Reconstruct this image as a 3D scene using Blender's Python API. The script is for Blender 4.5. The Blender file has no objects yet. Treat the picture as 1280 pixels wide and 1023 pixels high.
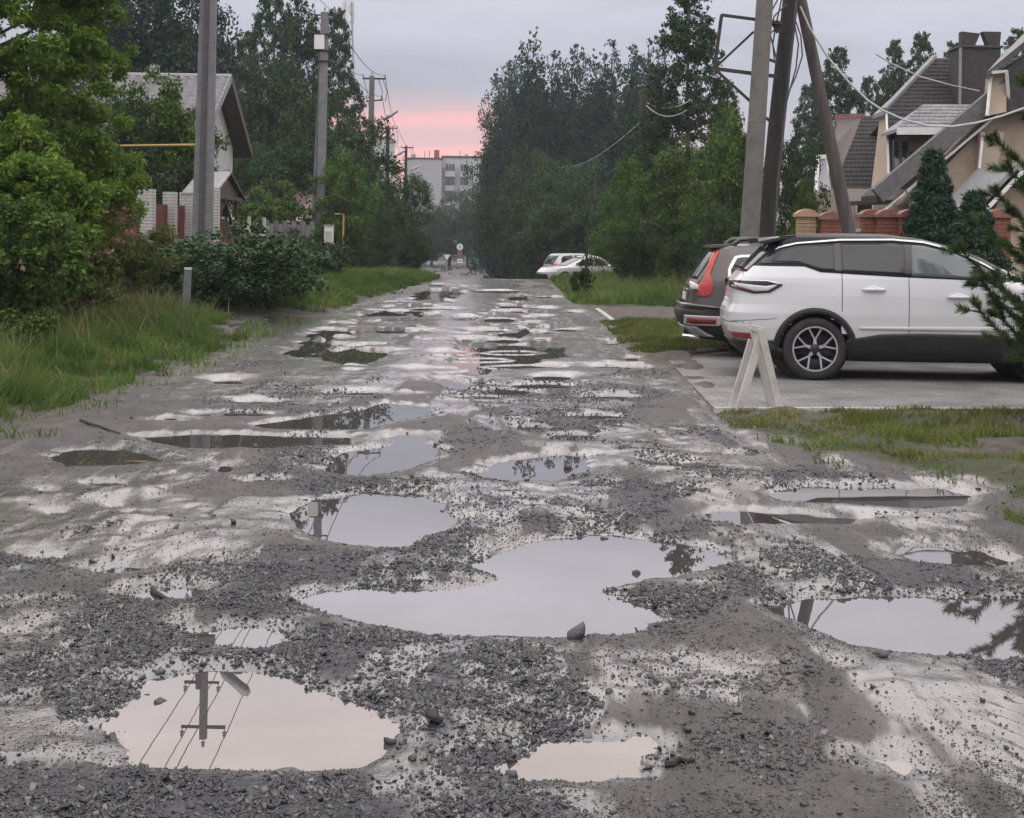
import bpy, math, random
import numpy as np
from mathutils import Vector, Matrix

sc = bpy.context.scene
COL = sc.collection
R = math.radians
F, CH, ROLL = 1900.0, 1.62, R(0.8)          # focal length in photo pixels, eye height, camera roll

# ------------------------------------------------------------------ camera
cd = bpy.data.cameras.new('camera')
cam = bpy.data.objects.new('camera', cd); COL.objects.link(cam)
cd.sensor_fit = 'HORIZONTAL'; cd.sensor_width = 36.0; cd.lens = 36.0 * F / 1280.0
cd.shift_y = -214.5 / 1280.0
cd.clip_start = 0.1; cd.clip_end = 4000
cam.matrix_world = Matrix.Translation((0, 0, CH)) @ Matrix.Rotation(R(90), 4, 'X') @ Matrix.Rotation(ROLL, 4, 'Z')
sc.camera = cam

# ------------------------------------------------------------------ world: dusk overcast with a pink gap low in front
SUN_EL, SUN_AZ = R(62.0), R(168.0)
w = bpy.data.worlds.new('World'); sc.world = w; w.use_nodes = True
nt = w.node_tree; nt.nodes.clear()
N = nt.nodes.new; L = nt.links.new
out = N('ShaderNodeOutputWorld')
sky = N('ShaderNodeTexSky'); sky.sky_type = 'NISHITA'; sky.sun_disc = False
sky.sun_elevation = SUN_EL; sky.sun_rotation = SUN_AZ
bg1 = N('ShaderNodeBackground'); bg1.inputs[1].default_value = 0.05
L(sky.outputs[0], bg1.inputs[0])
tc = N('ShaderNodeTexCoord'); sep = N('ShaderNodeSeparateXYZ'); L(tc.outputs['Generated'], sep.inputs[0])
ramp = N('ShaderNodeValToRGB'); ramp.color_ramp.interpolation = 'EASE'
stops = [(0.00, (.40, .37, .43)), (.07, (.375, .385, .445)), (.11, (.385, .395, .455)), (.15, (.47, .475, .545)), (.18, (.62, .615, .67)), (.23, (.92, .885, .95)),
         (.33, (1.28, 1.12, 1.05)), (.50, (1.25, 1.18, 1.16)), (1.0, (1.25, 1.25, 1.30))]
el = ramp.color_ramp.elements
el[0].position = stops[0][0]; el[0].color = (*stops[0][1], 1); el[1].position = 1.0; el[1].color = (*stops[-1][1], 1)
for p_, c_ in stops[1:-1]:
    e_ = el.new(p_); e_.color = (*c_, 1)
L(sep.outputs['Z'], ramp.inputs[0])
# clouds: stretched noise
mp = N('ShaderNodeMapping'); mp.inputs['Scale'].default_value = (1.0, 1.0, 5.0); L(tc.outputs['Generated'], mp.inputs[0])
cn = N('ShaderNodeTexNoise'); cn.inputs['Scale'].default_value = 4.5; cn.inputs['Detail'].default_value = 6; cn.inputs['Roughness'].default_value = .55
L(mp.outputs[0], cn.inputs['Vector'])
cm = N('ShaderNodeMapRange'); cm.inputs[1].default_value = .3; cm.inputs[2].default_value = .7; cm.inputs[3].default_value = .86; cm.inputs[4].default_value = 1.13
L(cn.outputs['Fac'], cm.inputs[0])
mul = N('ShaderNodeMix'); mul.data_type = 'RGBA'; mul.blend_type = 'MULTIPLY'; mul.inputs[0].default_value = 1
L(ramp.outputs[0], mul.inputs[6]); L(cm.outputs[0], mul.inputs[7])
# pink band
def math_(op, a, b=None, c=None):
    n = N('ShaderNodeMath'); n.operation = op
    for i, v in enumerate((a, b, c)):
        if v is None: continue
        if isinstance(v, (int, float)): n.inputs[i].default_value = v
        else: L(v, n.inputs[i])
    return n.outputs[0]
pb = N('ShaderNodeValToRGB'); pbe = pb.color_ramp.elements
bw = N('ShaderNodeTexNoise'); bw.inputs['Scale'].default_value = 9; L(mp.outputs[0], bw.inputs['Vector'])
zz = math_('ADD', sep.outputs['Z'], math_('MULTIPLY', math_('SUBTRACT', bw.outputs['Fac'], .5), .022))
pbe[0].position = 0; pbe[0].color = (.75, .75, .75, 1); pbe[1].position = .096; pbe[1].color = (0, 0, 0, 1)
for p_, v_ in ((.050, .85), (.058, .80), (.063, .45), (.070, .42), (.0755, .80), (.083, .30)):
    e_ = pbe.new(p_); e_.color = (v_, v_, v_, 1)
L(zz, pb.inputs[0])
az = math_('ARCTAN2', sep.outputs['X'], sep.outputs['Y'])
azf = N('ShaderNodeMapRange'); azf.interpolation_type = 'SMOOTHSTEP'
L(math_('ABSOLUTE', math_('ADD', az, .13)), azf.inputs[0])
azf.inputs[1].default_value = .10; azf.inputs[2].default_value = .36; azf.inputs[3].default_value = 1; azf.inputs[4].default_value = 0
pk = N('ShaderNodeMix'); pk.data_type = 'RGBA'
L(math_('MULTIPLY', pb.outputs[0], azf.outputs[0]), pk.inputs[0]); L(mul.outputs[2], pk.inputs[6]); pk.inputs[7].default_value = (.95, .46, .43, 1)
bg2 = N('ShaderNodeBackground'); L(pk.outputs[2], bg2.inputs[0]); bg2.inputs[1].default_value = 1.0
ad = N('ShaderNodeMixShader'); ad.inputs[0].default_value = .97       # closed cloud deck over the clear sky
L(bg1.outputs[0], ad.inputs[1]); L(bg2.outputs[0], ad.inputs[2]); L(ad.outputs[0], out.inputs[0])

sl = bpy.data.lights.new('sun', 'SUN'); sl.energy = .5; sl.angle = R(64); sl.color = (1, .95, .90)
so = bpy.data.objects.new('sun', sl); COL.objects.link(so)
sd = Vector((math.sin(SUN_AZ) * math.cos(SUN_EL), math.cos(SUN_AZ) * math.cos(SUN_EL), math.sin(SUN_EL)))
so.rotation_euler = sd.to_track_quat('Z', 'Y').to_euler(); so.location = (0, 0, 30)

vs = sc.view_settings; vs.view_transform = 'Standard'; vs.look = 'None'; vs.exposure = 0.4; vs.gamma = 1.0; vs.use_curve_mapping = False
sc.render.engine = 'CYCLES'
cy = sc.cycles; cy.use_denoising = True; cy.max_bounces = 6; cy.diffuse_bounces = 3; cy.glossy_bounces = 3; cy.transparent_max_bounces = 8
cy.volume_bounces = 0; cy.caustics_reflective = False; cy.caustics_refractive = False
cy.sample_clamp_indirect = 6

HAZE = 0.00045
# ------------------------------------------------------------------ helpers
_c, _s = math.cos(ROLL), math.sin(ROLL)
def lv(px, py):
    dx, dy = px - 640.0, py - 297.0
    return dx * _c + dy * _s, -dx * _s + dy * _c
def at(px, py, D):
    lx, ly = lv(px, py); return Vector((lx / F * D, D, CH - ly / F * D))
def gnd(px, py, z=0.0):
    lx, ly = lv(px, py); D = F * (CH - z) / ly
    return (lx / F * D, D)
def gpoly(pts, z=0.0): return np.array([gnd(x, y, z) for x, y in pts])

def tag(o, label=None, cat=None, group=None, kind=None):
    if label: o['label'] = label
    if cat: o['category'] = cat
    if group: o['group'] = group
    if kind: o['kind'] = kind
    return o
def empty(name, loc, label=None, cat=None, group=None, rz=0.0):
    o = bpy.data.objects.new(name, None); COL.objects.link(o); o.location = loc; o.rotation_euler = (0, 0, rz)
    o.empty_display_size = .2
    return tag(o, label, cat, group)
def link(name, me, parent=None, loc=None):
    o = bpy.data.objects.new(name, me); COL.objects.link(o)
    if parent: o.parent = parent
    if loc is not None: o.location = loc
    return o
def copy_tree(o, parent=None):
    c = o.copy(); COL.objects.link(c)
    if parent: c.parent = parent
    for ch in list(o.children): copy_tree(ch, c)
    return c

class MB:
    def __init__(s): s.v = []; s.f = []
    def add(s, vs, fs):
        b = len(s.v); s.v += [tuple(v) for v in vs]; s.f += [tuple(i + b for i in f) for f in fs]; return s
    def box(s, c, sz, M=None):
        x, y, z = sz[0] / 2, sz[1] / 2, sz[2] / 2
        vs = [Vector((i * x, j * y, k * z)) for i in (-1, 1) for j in (-1, 1) for k in (-1, 1)]
        if M is not None: vs = [M @ v for v in vs]
        vs = [v + Vector(c) for v in vs]
        return s.add(vs, [(0, 1, 3, 2), (4, 6, 7, 5), (0, 4, 5, 1), (2, 3, 7, 6), (0, 2, 6, 4), (1, 5, 7, 3)])
    def bar(s, a, b, wx, wy, up=(0, 0, 1)):
        a, b = Vector(a), Vector(b); d = (b - a).normalized(); u = Vector(up)
        if abs(d.dot(u)) > .98: u = Vector((0, 1, 0))
        x = d.cross(u).normalized(); y = x.cross(d).normalized()
        vs = []
        for p in (a, b):
            for i, j in ((-1, -1), (1, -1), (1, 1), (-1, 1)): vs.append(p + x * i * wx / 2 + y * j * wy / 2)
        return s.add(vs, [(3, 2, 1, 0), (4, 5, 6, 7), (0, 1, 5, 4), (1, 2, 6, 5), (2, 3, 7, 6), (3, 0, 4, 7)])
    def tube(s, pts, rad, n=8, caps=True):
        pts = [Vector(p) for p in pts]
        if not hasattr(rad, '__len__'): rad = [rad] * len(pts)
        vs, fs = [], []; x = None
        for i, p in enumerate(pts):
            d = (pts[min(i + 1, len(pts) - 1)] - pts[max(i - 1, 0)])
            if d.length < 1e-9: d = Vector((0, 0, 1))
            d.normalize()
            if x is None:
                x = d.cross(Vector((0, 0, 1)) if abs(d.z) < .9 else Vector((0, 1, 0))).normalized()
            else:
                x = (x - d * x.dot(d)).normalized()
            y = d.cross(x)
            for k in range(n):
                a = 2 * math.pi * k / n; vs.append(p + (x * math.cos(a) + y * math.sin(a)) * rad[i])
        for i in range(len(pts) - 1):
            for k in range(n):
                a, b = i * n + k, i * n + (k + 1) % n; fs.append((a, b, b + n, a + n))
        if caps: fs.append(tuple(range(n - 1, -1, -1))); fs.append(tuple((len(pts) - 1) * n + k for k in range(n)))
        return s.add(vs, fs)
    def lathe(s, prof, c=(0, 0, 0), axis='Z', n=24):
        vs, fs = [], []
        for r, h in prof:
            for k in range(n):
                a = 2 * math.pi * k / n
                p = (r * math.cos(a), r * math.sin(a), h)
                if axis == 'Y': p = (p[0], p[2], p[1])
                if axis == 'X': p = (p[2], p[0], p[1])
                vs.append(Vector(p) + Vector(c))
        for i in range(len(prof) - 1):
            for k in range(n):
                a, b = i * n + k, i * n + (k + 1) % n; fs.append((a, b, b + n, a + n))
        return s.add(vs, fs)
    def slab(s, pts, t):
        n = len(pts); t = Vector(t); a = [Vector(p) for p in pts]; b = [p + t for p in a]
        return s.add(a + b, [tuple(range(n)), tuple(range(2 * n - 1, n - 1, -1))] + [((i + 1) % n, i, i + n, (i + 1) % n + n) for i in range(n)])
    def mesh(s, name, mat, off=None, smooth=False):
        me = bpy.data.meshes.new(name)
        v = s.v if off is None else [(p[0] - off[0], p[1] - off[1], p[2] - off[2]) for p in s.v]
        me.from_pydata(v, [], s.f); me.materials.append(mat); 
        if smooth: me.polygons.foreach_set('use_smooth', [True] * len(me.polygons))
        me.update()
        import bmesh
        bm = bmesh.new(); bm.from_mesh(me); bmesh.ops.recalc_face_normals(bm, faces=bm.faces); bm.to_mesh(me); bm.free()
        return me
    def build(s, name, mat, parent=None, world=True, smooth=False, label=None):
        off = None
        if parent is not None and world:
            off = Vector(parent.location); p = parent.parent
            while p: off = off + Vector(p.location); p = p.parent
        o = link(name, s.mesh(name, mat, off, smooth), parent)
        if label: o['label'] = label
        return o

def np_mesh(name, V, Fq, mat, attrs=None, smooth=False, face_attrs=None):
    """V (n,3) float, Fq (m,k) int"""
    V = np.asarray(V, np.float32); Fq = np.asarray(Fq, np.int32); k = Fq.shape[1]
    me = bpy.data.meshes.new(name)
    me.vertices.add(len(V)); me.vertices.foreach_set('co', V.ravel())
    me.loops.add(Fq.size); me.loops.foreach_set('vertex_index', Fq.ravel())
    me.polygons.add(len(Fq)); me.polygons.foreach_set('loop_start', np.arange(0, Fq.size, k, dtype=np.int32))
    me.polygons.foreach_set('loop_total', np.full(len(Fq), k, np.int32))
    if smooth: me.polygons.foreach_set('use_smooth', np.ones(len(Fq), bool))
    for nme, a in (attrs or {}).items():
        at_ = me.attributes.new(nme, 'FLOAT', 'POINT'); at_.data.foreach_set('value', np.asarray(a, np.float32))
    for nme, a in (face_attrs or {}).items():
        at_ = me.attributes.new(nme, 'FLOAT', 'FACE'); at_.data.foreach_set('value', np.asarray(a, np.float32))
    me.materials.append(mat); me.update(); me.validate()
    return me

def hash2(ix, iy, seed):
    h = (ix.astype(np.int64) * 374761393 + iy.astype(np.int64) * 668265263 + seed * 1442695041) & 0xFFFFFFFF
    h = ((h ^ (h >> 13)) * 1274126177) & 0xFFFFFFFF
    h = (h ^ (h >> 16)) * 2246822519 & 0xFFFFFFFF
    return ((h ^ (h >> 15)) & 0xFFFFFF) / float(0xFFFFFF)
def vnoise(x, y, seed):
    ix, iy = np.floor(x), np.floor(y); fx, fy = x - ix, y - iy
    fx = fx * fx * fx * (fx * (fx * 6 - 15) + 10); fy = fy * fy * fy * (fy * (fy * 6 - 15) + 10)
    a, b = hash2(ix, iy, seed), hash2(ix + 1, iy, seed); c, d = hash2(ix, iy + 1, seed), hash2(ix + 1, iy + 1, seed)
    return (a + (b - a) * fx) * (1 - fy) + (c + (d - c) * fx) * fy
def fbm(x, y, seed, octv=4, gain=.5):
    t, a, n = 0, 1, 0
    for i in range(octv):
        t = t + a * vnoise(x * 2 ** i + 17.3 * i, y * 2 ** i - 9.1 * i, seed + i); n += a; a *= gain
    return t / n
def sstep(a, b, x):
    t = np.clip((x - a) / (b - a), 0, 1); return t * t * (3 - 2 * t)
def poly_sd(P, X, Y):
    """signed distance to a polygon, negative inside"""
    n = len(P); d = np.full(X.shape, 1e9); ins = np.zeros(X.shape, bool)
    for i in range(n):
        ax, ay = P[i]; bx, by = P[(i + 1) % n]
        ex, ey = bx - ax, by - ay; wx, wy = X - ax, Y - ay
        t = np.clip((wx * ex + wy * ey) / (ex * ex + ey * ey + 1e-12), 0, 1)
        d = np.minimum(d, (wx - ex * t) ** 2 + (wy - ey * t) ** 2)
        cnd = ((ay > Y) != (by > Y)) & (X < (bx - ax) * (Y - ay) / ((by - ay) if abs(by - ay) > 1e-12 else 1e-12) + ax)
        ins ^= cnd
    d = np.sqrt(d); return np.where(ins, -d, d)

# ------------------------------------------------------------------ materials
def newmat(name):
    m = bpy.data.materials.new(name); m.use_nodes = True
    t = m.node_tree; b = t.nodes['Principled BSDF']; return m, t, b
def noise_mat(name, ca, cb, scale=8, rough=.7, bump=.15, bscale=None, metallic=0, detail=6, coat=0, spec=.5, stretch=None, bdist=.02):
    m, t, b = newmat(name); n = t.nodes.new; l = t.links.new
    tcn = n('ShaderNodeTexCoord'); src = tcn.outputs['Object']
    if stretch:
        mpn = n('ShaderNodeMapping'); mpn.inputs['Scale'].default_value = stretch; l(src, mpn.inputs[0]); src = mpn.outputs[0]
    ns = n('ShaderNodeTexNoise'); ns.inputs['Scale'].default_value = scale; ns.inputs['Detail'].default_value = detail; ns.inputs['Roughness'].default_value = .6
    l(src, ns.inputs['Vector'])
    mx = n('ShaderNodeMix'); mx.data_type = 'RGBA'; mx.inputs[6].default_value = (*ca, 1); mx.inputs[7].default_value = (*cb, 1)
    mr = n('ShaderNodeMapRange'); mr.inputs[1].default_value = .3; mr.inputs[2].default_value = .7; l(ns.outputs['Fac'], mr.inputs[0])
    l(mr.outputs[0], mx.inputs[0]); l(mx.outputs[2], b.inputs['Base Color'])
    b.inputs['Roughness'].default_value = rough; b.inputs['Metallic'].default_value = metallic
    b.inputs['Specular IOR Level'].default_value = spec
    if coat: b.inputs['Coat Weight'].default_value = coat; b.inputs['Coat Roughness'].default_value = .06
    if bump:
        n2 = n('ShaderNodeTexNoise'); n2.inputs['Scale'].default_value = bscale or scale * 5; n2.inputs['Detail'].default_value = 5; l(src, n2.inputs['Vector'])
        bp = n('ShaderNodeBump'); bp.inputs['Strength'].default_value = bump; bp.inputs['Distance'].default_value = bdist
        l(n2.outputs['Fac'], bp.inputs['Height']); l(bp.outputs[0], b.inputs['Normal'])
    return m
def leaf_mat(name, ca, cb, cc=None, ccw=.08, rough=.55, trans=.3, spec=.12):
    m, t, b = newmat(name); n = t.nodes.new; l = t.links.new
    a = n('ShaderNodeAttribute'); a.attribute_name = 'rnd'
    rp = n('ShaderNodeValToRGB'); e = rp.color_ramp.elements
    e[0].color = (*ca, 1); e[1].color = (*cb, 1); e[1].position = 1 - (ccw if cc else 0) - .001
    if cc:
        k = e.new(1 - ccw); k.color = (*cc, 1)
    l(a.outputs['Fac'], rp.inputs[0])
    oi = n('ShaderNodeObjectInfo')
    hs = n('ShaderNodeHueSaturation'); 
    mr = n('ShaderNodeMapRange'); mr.inputs[3].default_value = .82; mr.inputs[4].default_value = 1.2; l(oi.outputs['Random'], mr.inputs[0]); l(mr.outputs[0], hs.inputs['Value'])
    l(rp.outputs[0], hs.inputs['Color'])
    l(hs.outputs[0], b.inputs['Base Color']); b.inputs['Roughness'].default_value = rough; b.inputs['Specular IOR Level'].default_value = spec
    tr = n('ShaderNodeBsdfTranslucent'); l(hs.outputs[0], tr.inputs[0])
    ms = n('ShaderNodeMixShader'); ms.inputs[0].default_value = trans
    l(b.outputs[0], ms.inputs[1]); l(tr.outputs[0], ms.inputs[2]); l(ms.outputs[0], t.nodes['Material Output'].inputs[0])
    return m

M = {}
M['bark'] = noise_mat('bark', (.05, .042, .035), (.11, .10, .09), 12, .9, .5, stretch=(1, 1, .25))
M['concrete'] = noise_mat('concrete', (.135, .14, .15), (.215, .215, .225), 5, .85, .2, 60)
M['old_concrete'] = noise_mat('old_concrete', (.12, .115, .108), (.20, .19, .18), 4, .9, .3, 40)
M['dark_wood'] = noise_mat('dark_wood', (.018, .016, .015), (.046, .041, .038), 9, .85, .5, stretch=(1, 1, .12))
M['grey_wood'] = noise_mat('grey_wood', (.06, .052, .047), (.12, .108, .10), 9, .9, .5, stretch=(1, 1, .12))
M['rust_steel'] = noise_mat('rust_steel', (.025, .022, .022), (.06, .045, .04), 14, .7, .2)
M['galv'] = noise_mat('galv', (.30, .31, .33), (.42, .43, .45), 9, .45, .05, metallic=.5)
M['white_paint'] = noise_mat('white_paint', (.66, .66, .65), (.80, .80, .79), 6, .6, .1)
M['worn_white'] = noise_mat('worn_white', (.40, .385, .36), (.62, .60, .575), 5, .75, .25, 40)
M['yellow_pipe'] = noise_mat('yellow_pipe', (.34, .21, .07), (.42, .28, .10), 6, .6, .05)
M['insulator'] = noise_mat('insulator', (.22, .20, .19), (.35, .33, .31), 8, .25, 0)
M['wire'] = noise_mat('wire', (.05, .05, .055), (.09, .09, .095), 8, .6, 0)
M['white_cable'] = noise_mat('white_cable', (.45, .45, .46), (.55, .55, .56), 8, .5, 0)
M['white_brick'] = noise_mat('white_brick', (.38, .37, .36), (.55, .54, .53), 7, .85, .3, 50)
M['mortar'] = noise_mat('mortar', (.12, .11, .11), (.20, .19, .185), 10, .95, .3)
M['red_brick'] = noise_mat('red_brick', (.20, .065, .045), (.31, .115, .08), 5, .85, .3, 50)
M['tan_brick'] = noise_mat('tan_brick', (.36, .24, .14), (.48, .34, .22), 5, .85, .3, 50)
M['cap_tile'] = noise_mat('cap_tile', (.20, .09, .07), (.30, .15, .12), 8, .7, .2)
M['red_metal'] = noise_mat('red_metal', (.10, .022, .022), (.15, .045, .04), 5, .5, .05)
M['dark_fence'] = noise_mat('dark_fence', (.035, .03, .03), (.07, .06, .055), 6, .6, .1)
M['tile_roof'] = noise_mat('tile_roof', (.21, .205, .22), (.30, .29, .305), 3, .45, .1)
M['pink_roof'] = noise_mat('pink_roof', (.44, .31, .29), (.56, .42, .39), 3, .7, .1)
M['brown_tin'] = noise_mat('brown_tin', (.05, .032, .028), (.09, .06, .05), 5, .5, .05)
M['shingle'] = noise_mat('shingle', (.026, .023, .025), (.062, .054, .056), 8, .75, .25)
M['shingle_edge'] = noise_mat('shingle_edge', (.20, .20, .21), (.30, .30, .31), 6, .6, .15)
M['beige_wall'] = noise_mat('beige_wall', (.36, .285, .22), (.45, .365, .29), 5, .9, .2, 60)
M['grey_wall'] = noise_mat('grey_wall', (.33, .33, .355), (.42, .42, .445), 2, .9, .05)
M['verge_slate'] = noise_mat('verge_slate', (.085, .082, .085), (.15, .145, .148), 6, .6, .15)
M['canopy_tin'] = noise_mat('canopy_tin', (.20, .19, .185), (.34, .33, .32), 5, .5, .1)
M['white_wall'] = noise_mat('white_wall', (.40, .41, .405), (.50, .51, .50), 3, .9, .1)
M['dark_glass'] = noise_mat('dark_glass', (.012, .014, .017), (.02, .022, .026), 3, .06, 0, spec=.6)
M['pane_far'] = noise_mat('pane_far', (.06, .065, .08), (.12, .125, .14), 1, .2, 0)
M['stone'] = noise_mat('stone', (.10, .11, .135), (.24, .25, .28), 20, .40, .2, 80, spec=.5)
M['rock'] = noise_mat('rock', (.035, .035, .042), (.08, .08, .09), 14, .55, .3, 60)
# ------------------------------------------------------------------ ground, road, water
ZW = -0.03
PUD = [
 ('big puddle mirroring the pole top, nearest on the left of the road', [(163,958),(158,936),(135,912),(150,882),(180,852),(230,835),(290,828),(330,828),(370,848),(395,868),(440,880),(480,893),(510,910),(518,935),(500,953),(450,963),(380,966),(300,964),(220,963)]),
 ('small pale puddle at the bottom centre among gravel', [(612,955),(640,942),(690,932),(730,925),(800,922),(812,930),(797,950),(790,968),(730,976),(650,975),(615,966)]),
 ('largest two lobed puddle across the middle of the road', [(365,752),(400,742),(470,736),(540,738),(575,735),(615,724),(602,712),(585,706),(620,692),(670,676),(740,667),(800,672),(850,680),(905,690),(912,700),(880,712),(840,722),(790,732),(755,740),(780,752),(830,768),(836,778),(800,788),(730,797),(650,798),(560,796),(480,788),(420,779),(380,766)]),
 ('oval puddle with thin pole reflection beside a pale asphalt slab', [(362,642),(390,626),(460,615),(530,618),(555,630),(573,650),(565,662),(530,672),(500,686),(460,683),(400,676),(375,665)]),
 ('pale puddle just below the long dark puddle strip', [(405,588),(425,564),(455,546),(500,541),(545,543),(532,553),(552,562),(545,575),(500,590),(460,597),(420,594)]),
 ('upper puddle strip with a pole reflection, half dark and half pale', [(315,532),(400,519),(455,513),(480,503),(530,508),(552,518),(510,526),(460,538),(400,541),(340,538)]),
 ('long dark green puddle strip along the left of the road', [(165,546),(250,542),(440,546),(440,556),(330,562),(230,562),(190,556)]),
 ('dark green puddle at the foot of the left bank', [(60,572),(90,563),(150,560),(190,568),(200,577),(150,583),(80,585)]),
 ('pale puddle ringed with gravel right of the road centre', [(590,592),(640,573),(700,567),(735,570),(742,588),(700,602),(640,603),(600,599)]),
 ('small puddle with a stick lying in it on the left', [(155,738),(200,728),(240,728),(265,738),(240,748),(190,754),(160,750)]),
 ('small pale puddle behind the nearest big puddle', [(250,788),(300,780),(360,788),(370,803),(330,814),(280,811),(255,803)]),
 ('wide puddle at the right edge mirroring pine and pole', [(960,758),(1000,748),(1080,743),(1180,744),(1280,748),(1345,755),(1345,812),(1280,828),(1230,823),(1170,823),(1100,813),(1040,796),(990,775)]),
 ('narrow pale puddle above the wide right puddle', [(1100,690),(1130,680),(1180,682),(1230,690),(1268,701),(1240,711),(1180,705),(1120,699)]),
 ('dark puddle mirroring the white car by the grass', [(955,618),(1000,606),(1100,608),(1180,608),(1218,620),(1200,632),(1150,637),(1080,633),(980,629)]),
 ('thin crooked puddle below the dark car reflection', [(885,642),(920,636),(1000,641),(1085,648),(1060,656),(980,655),(920,657),(890,651)]),
 ('tiny pale puddle in the tyre tracks bottom right', [(1085,946),(1130,938),(1150,950),(1162,968),(1130,981),(1105,965)]),
 ('sliver of water left of the road under mud ripples', [(108,713),(150,706),(205,706),(180,716),(130,719)]),
]
STRIPS = [(542,387,30,2.2),(585,399,17,3.8),(624,401,20,3.6),(585,426,13,3),(628,427,22,3.2),(662,459,48,2.4),(690,473,24,4),(722,391,17,2),(709,413,17,2),(676,386,20,1.6),
 (767,430,12,3),(778,459,44,2.6),(792,449,14,3.6),(678,483,40,3.6),(664,535,19,3),(714,547,30,5),(545,357,16,2),(608,353,48,3.2),(622,365,32,2.2),(285,478,20,3.6),(212,525,32,2.6),
 (325,503,26,2),(292,518,50,3.5),(560,441,20,2.2),(640,441,30,2),(600,450,30,2),(540,462,30,2.4),(470,492,60,3),(600,497,30,2.4),(760,497,40,2.6),(740,521,40,3),(610,414,26,2),(660,404,14,1.6),
 (848,580,16,2.4),(885,567,12,2),(915,567,14,2.4),(130,604,34,4),(60,612,15,2.4),(145,632,12,3),(70,640,12,2.4),(60,697,18,2.6),(330,600,30,3),(280,585,14,6),(690,372,24,1.8),(500,378,20,1.6)]
GRASS = {
 'A': [(-900,640),(-300,575),(0,528),(70,510),(130,484),(190,456),(268,441),(274,415),(255,397),(180,380),(100,372),(-900,372)],
 'B': [(-300,372),(180,376),(255,388),(385,391),(430,379),(490,361),(549,348),(505,345.5),(420,348),(300,352),(-300,352)],
 'C': [(716,381),(765,385),(850,387),(1000,388),(1000,352),(850,349),(690,349),(702,356)],
 'D': [(757,403),(850,404),(1300,406),(1300,436),(930,440),(880,442),(800,441),(772,425)],
 'E': [(895,518),(1000,517),(1300,518),(1600,522),(1600,690),(1330,665),(1290,650),(1268,625),(1225,600),(1150,588),(1060,575),(985,545),(930,536)]}
GP = {k: gpoly(v) for k, v in GRASS.items()}
PP = [(l, gpoly(p, ZW)) for l, p in PUD]
SP = [gpoly([(x + a * math.cos(t * math.pi / 6), y + b * math.sin(t * math.pi / 6)) for t in range(12)], ZW) for x, y, a, b in STRIPS]
roadL = [(-700,700),(-300,590),(0,545),(60,522),(130,492),(200,464),(272,444),(278,418),(262,397),(330,392),(385,395),(440,381),(490,362.5),(549,349)]
roadR = [(648,349),(692,358),(716,383),(757,403),(772,427),(800,443),(900,519),(932,538),(988,549),(1062,578),(1150,592),(1225,604),(1266,629),(1288,654),(1330,670),(2000,900)]
ROAD = np.vstack([[(-9, -70)], [(-9, 2.2)], gpoly(roadL)[1:], [(-4.0, 75), (-6.5, 110), (-9, 140), (-15, 165), (-16, 235), (3, 235), (1, 165), (-.5, 140), (-.2, 110), (0.2, 75)], gpoly(roadR[:-1]), [(7, 2.2)], [(7, -70)]])
LANE2 = gpoly([(716,382.5),(765,386.5),(1000,389.5),(1400,390),(1400,401),(757,402)])
DRIVE = gpoly([(872,447),(925,516),(1290,517.5),(2300,519),(2300,425),(930,440)])
GRAV = [gpoly(p) for p in (
 [(-60,850),(130,815),(250,818),(330,818),(385,855),(300,824),(200,842),(120,872),(60,884),(-60,905)],
 [(240,715),(330,695),(420,690),(560,690),(640,688),(600,712),(540,732),(400,738),(355,755),(400,780),(500,796),(700,804),(715,830),(722,880),(665,925),(610,950),(620,975),(540,1010),(522,940),(500,900),(400,862),(365,826),(378,790),(300,775),(250,760)],
 [(-60,955),(160,965),(500,968),(640,982),(700,1000),(690,1090),(-60,1090)],
 [(370,600),(450,598),(560,600),(640,608),(685,640),(600,668),(570,692),(540,680),(578,650),(540,612),(420,611),(380,622)],
 [(775,742),(850,735),(905,740),(890,772),(830,786),(780,757)],
 [(550,480),(700,470),(830,488),(800,530),(640,545),(560,562),(545,540),(600,520)],
 [(880,690),(960,712),(1010,690),(1100,700),(1290,715),(1280,742),(1080,740),(960,752),(900,735)],
 [(640,640),(900,640),(960,680),(910,690),(800,665),(690,664)],
 [(780,850),(1000,830),(1000,1000),(820,1010),(830,930)],
 [(330,560),(410,560),(430,600),(330,590)])]
WET = [gpoly(p) for p in (
 [(-80,610),(60,590),(270,590),(270,640),(300,695),(150,705),(-80,730)], [(-80,745),(120,762),(90,850),(-80,870)],
 [(200,480),(330,400),(420,370),(425,392),(350,440),(440,462),(540,420),(560,380),(600,353),(655,355),(590,400),(540,470),(430,502),(250,507)],
 [(740,540),(860,522),(905,560),(970,600),(880,645),(820,605),(760,572)], [(960,645),(1045,700),(1065,725),(1010,722),(960,680)],
 [(700,812),(860,805),(1010,830),(900,885),(715,885)], [(1000,795),(1300,832),(1300,965),(1100,885)], [(560,590),(760,600),(700,640),(600,640)], [(640,455),(830,455),(830,480),(640,478)],
 [(-80,880),(120,880),(160,950),(-80,950)],[(990,600),(1240,600),(1240,650),(1000,660)])]
RING = gpoly([(405,425),(430,402),(500,398),(520,410),(490,440),(430,446)])
SLABS = [gpoly([(265,641),(290,622),(386,616),(356,645),(322,675),(290,686),(274,665)]), gpoly([(-60,890),(60,882),(75,900),(148,884),(133,910),(156,934),(162,957),(90,949),(-60,947)])]
TREAD = gpoly([(1215,880),(1330,860),(1400,1040),(1270,1040)])
def near_mask(P, X, Y, m):
    return (X > P[:, 0].min() - m) & (X < P[:, 0].max() + m) & (Y > P[:, 1].min() - m) & (Y < P[:, 1].max() + m)
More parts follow.
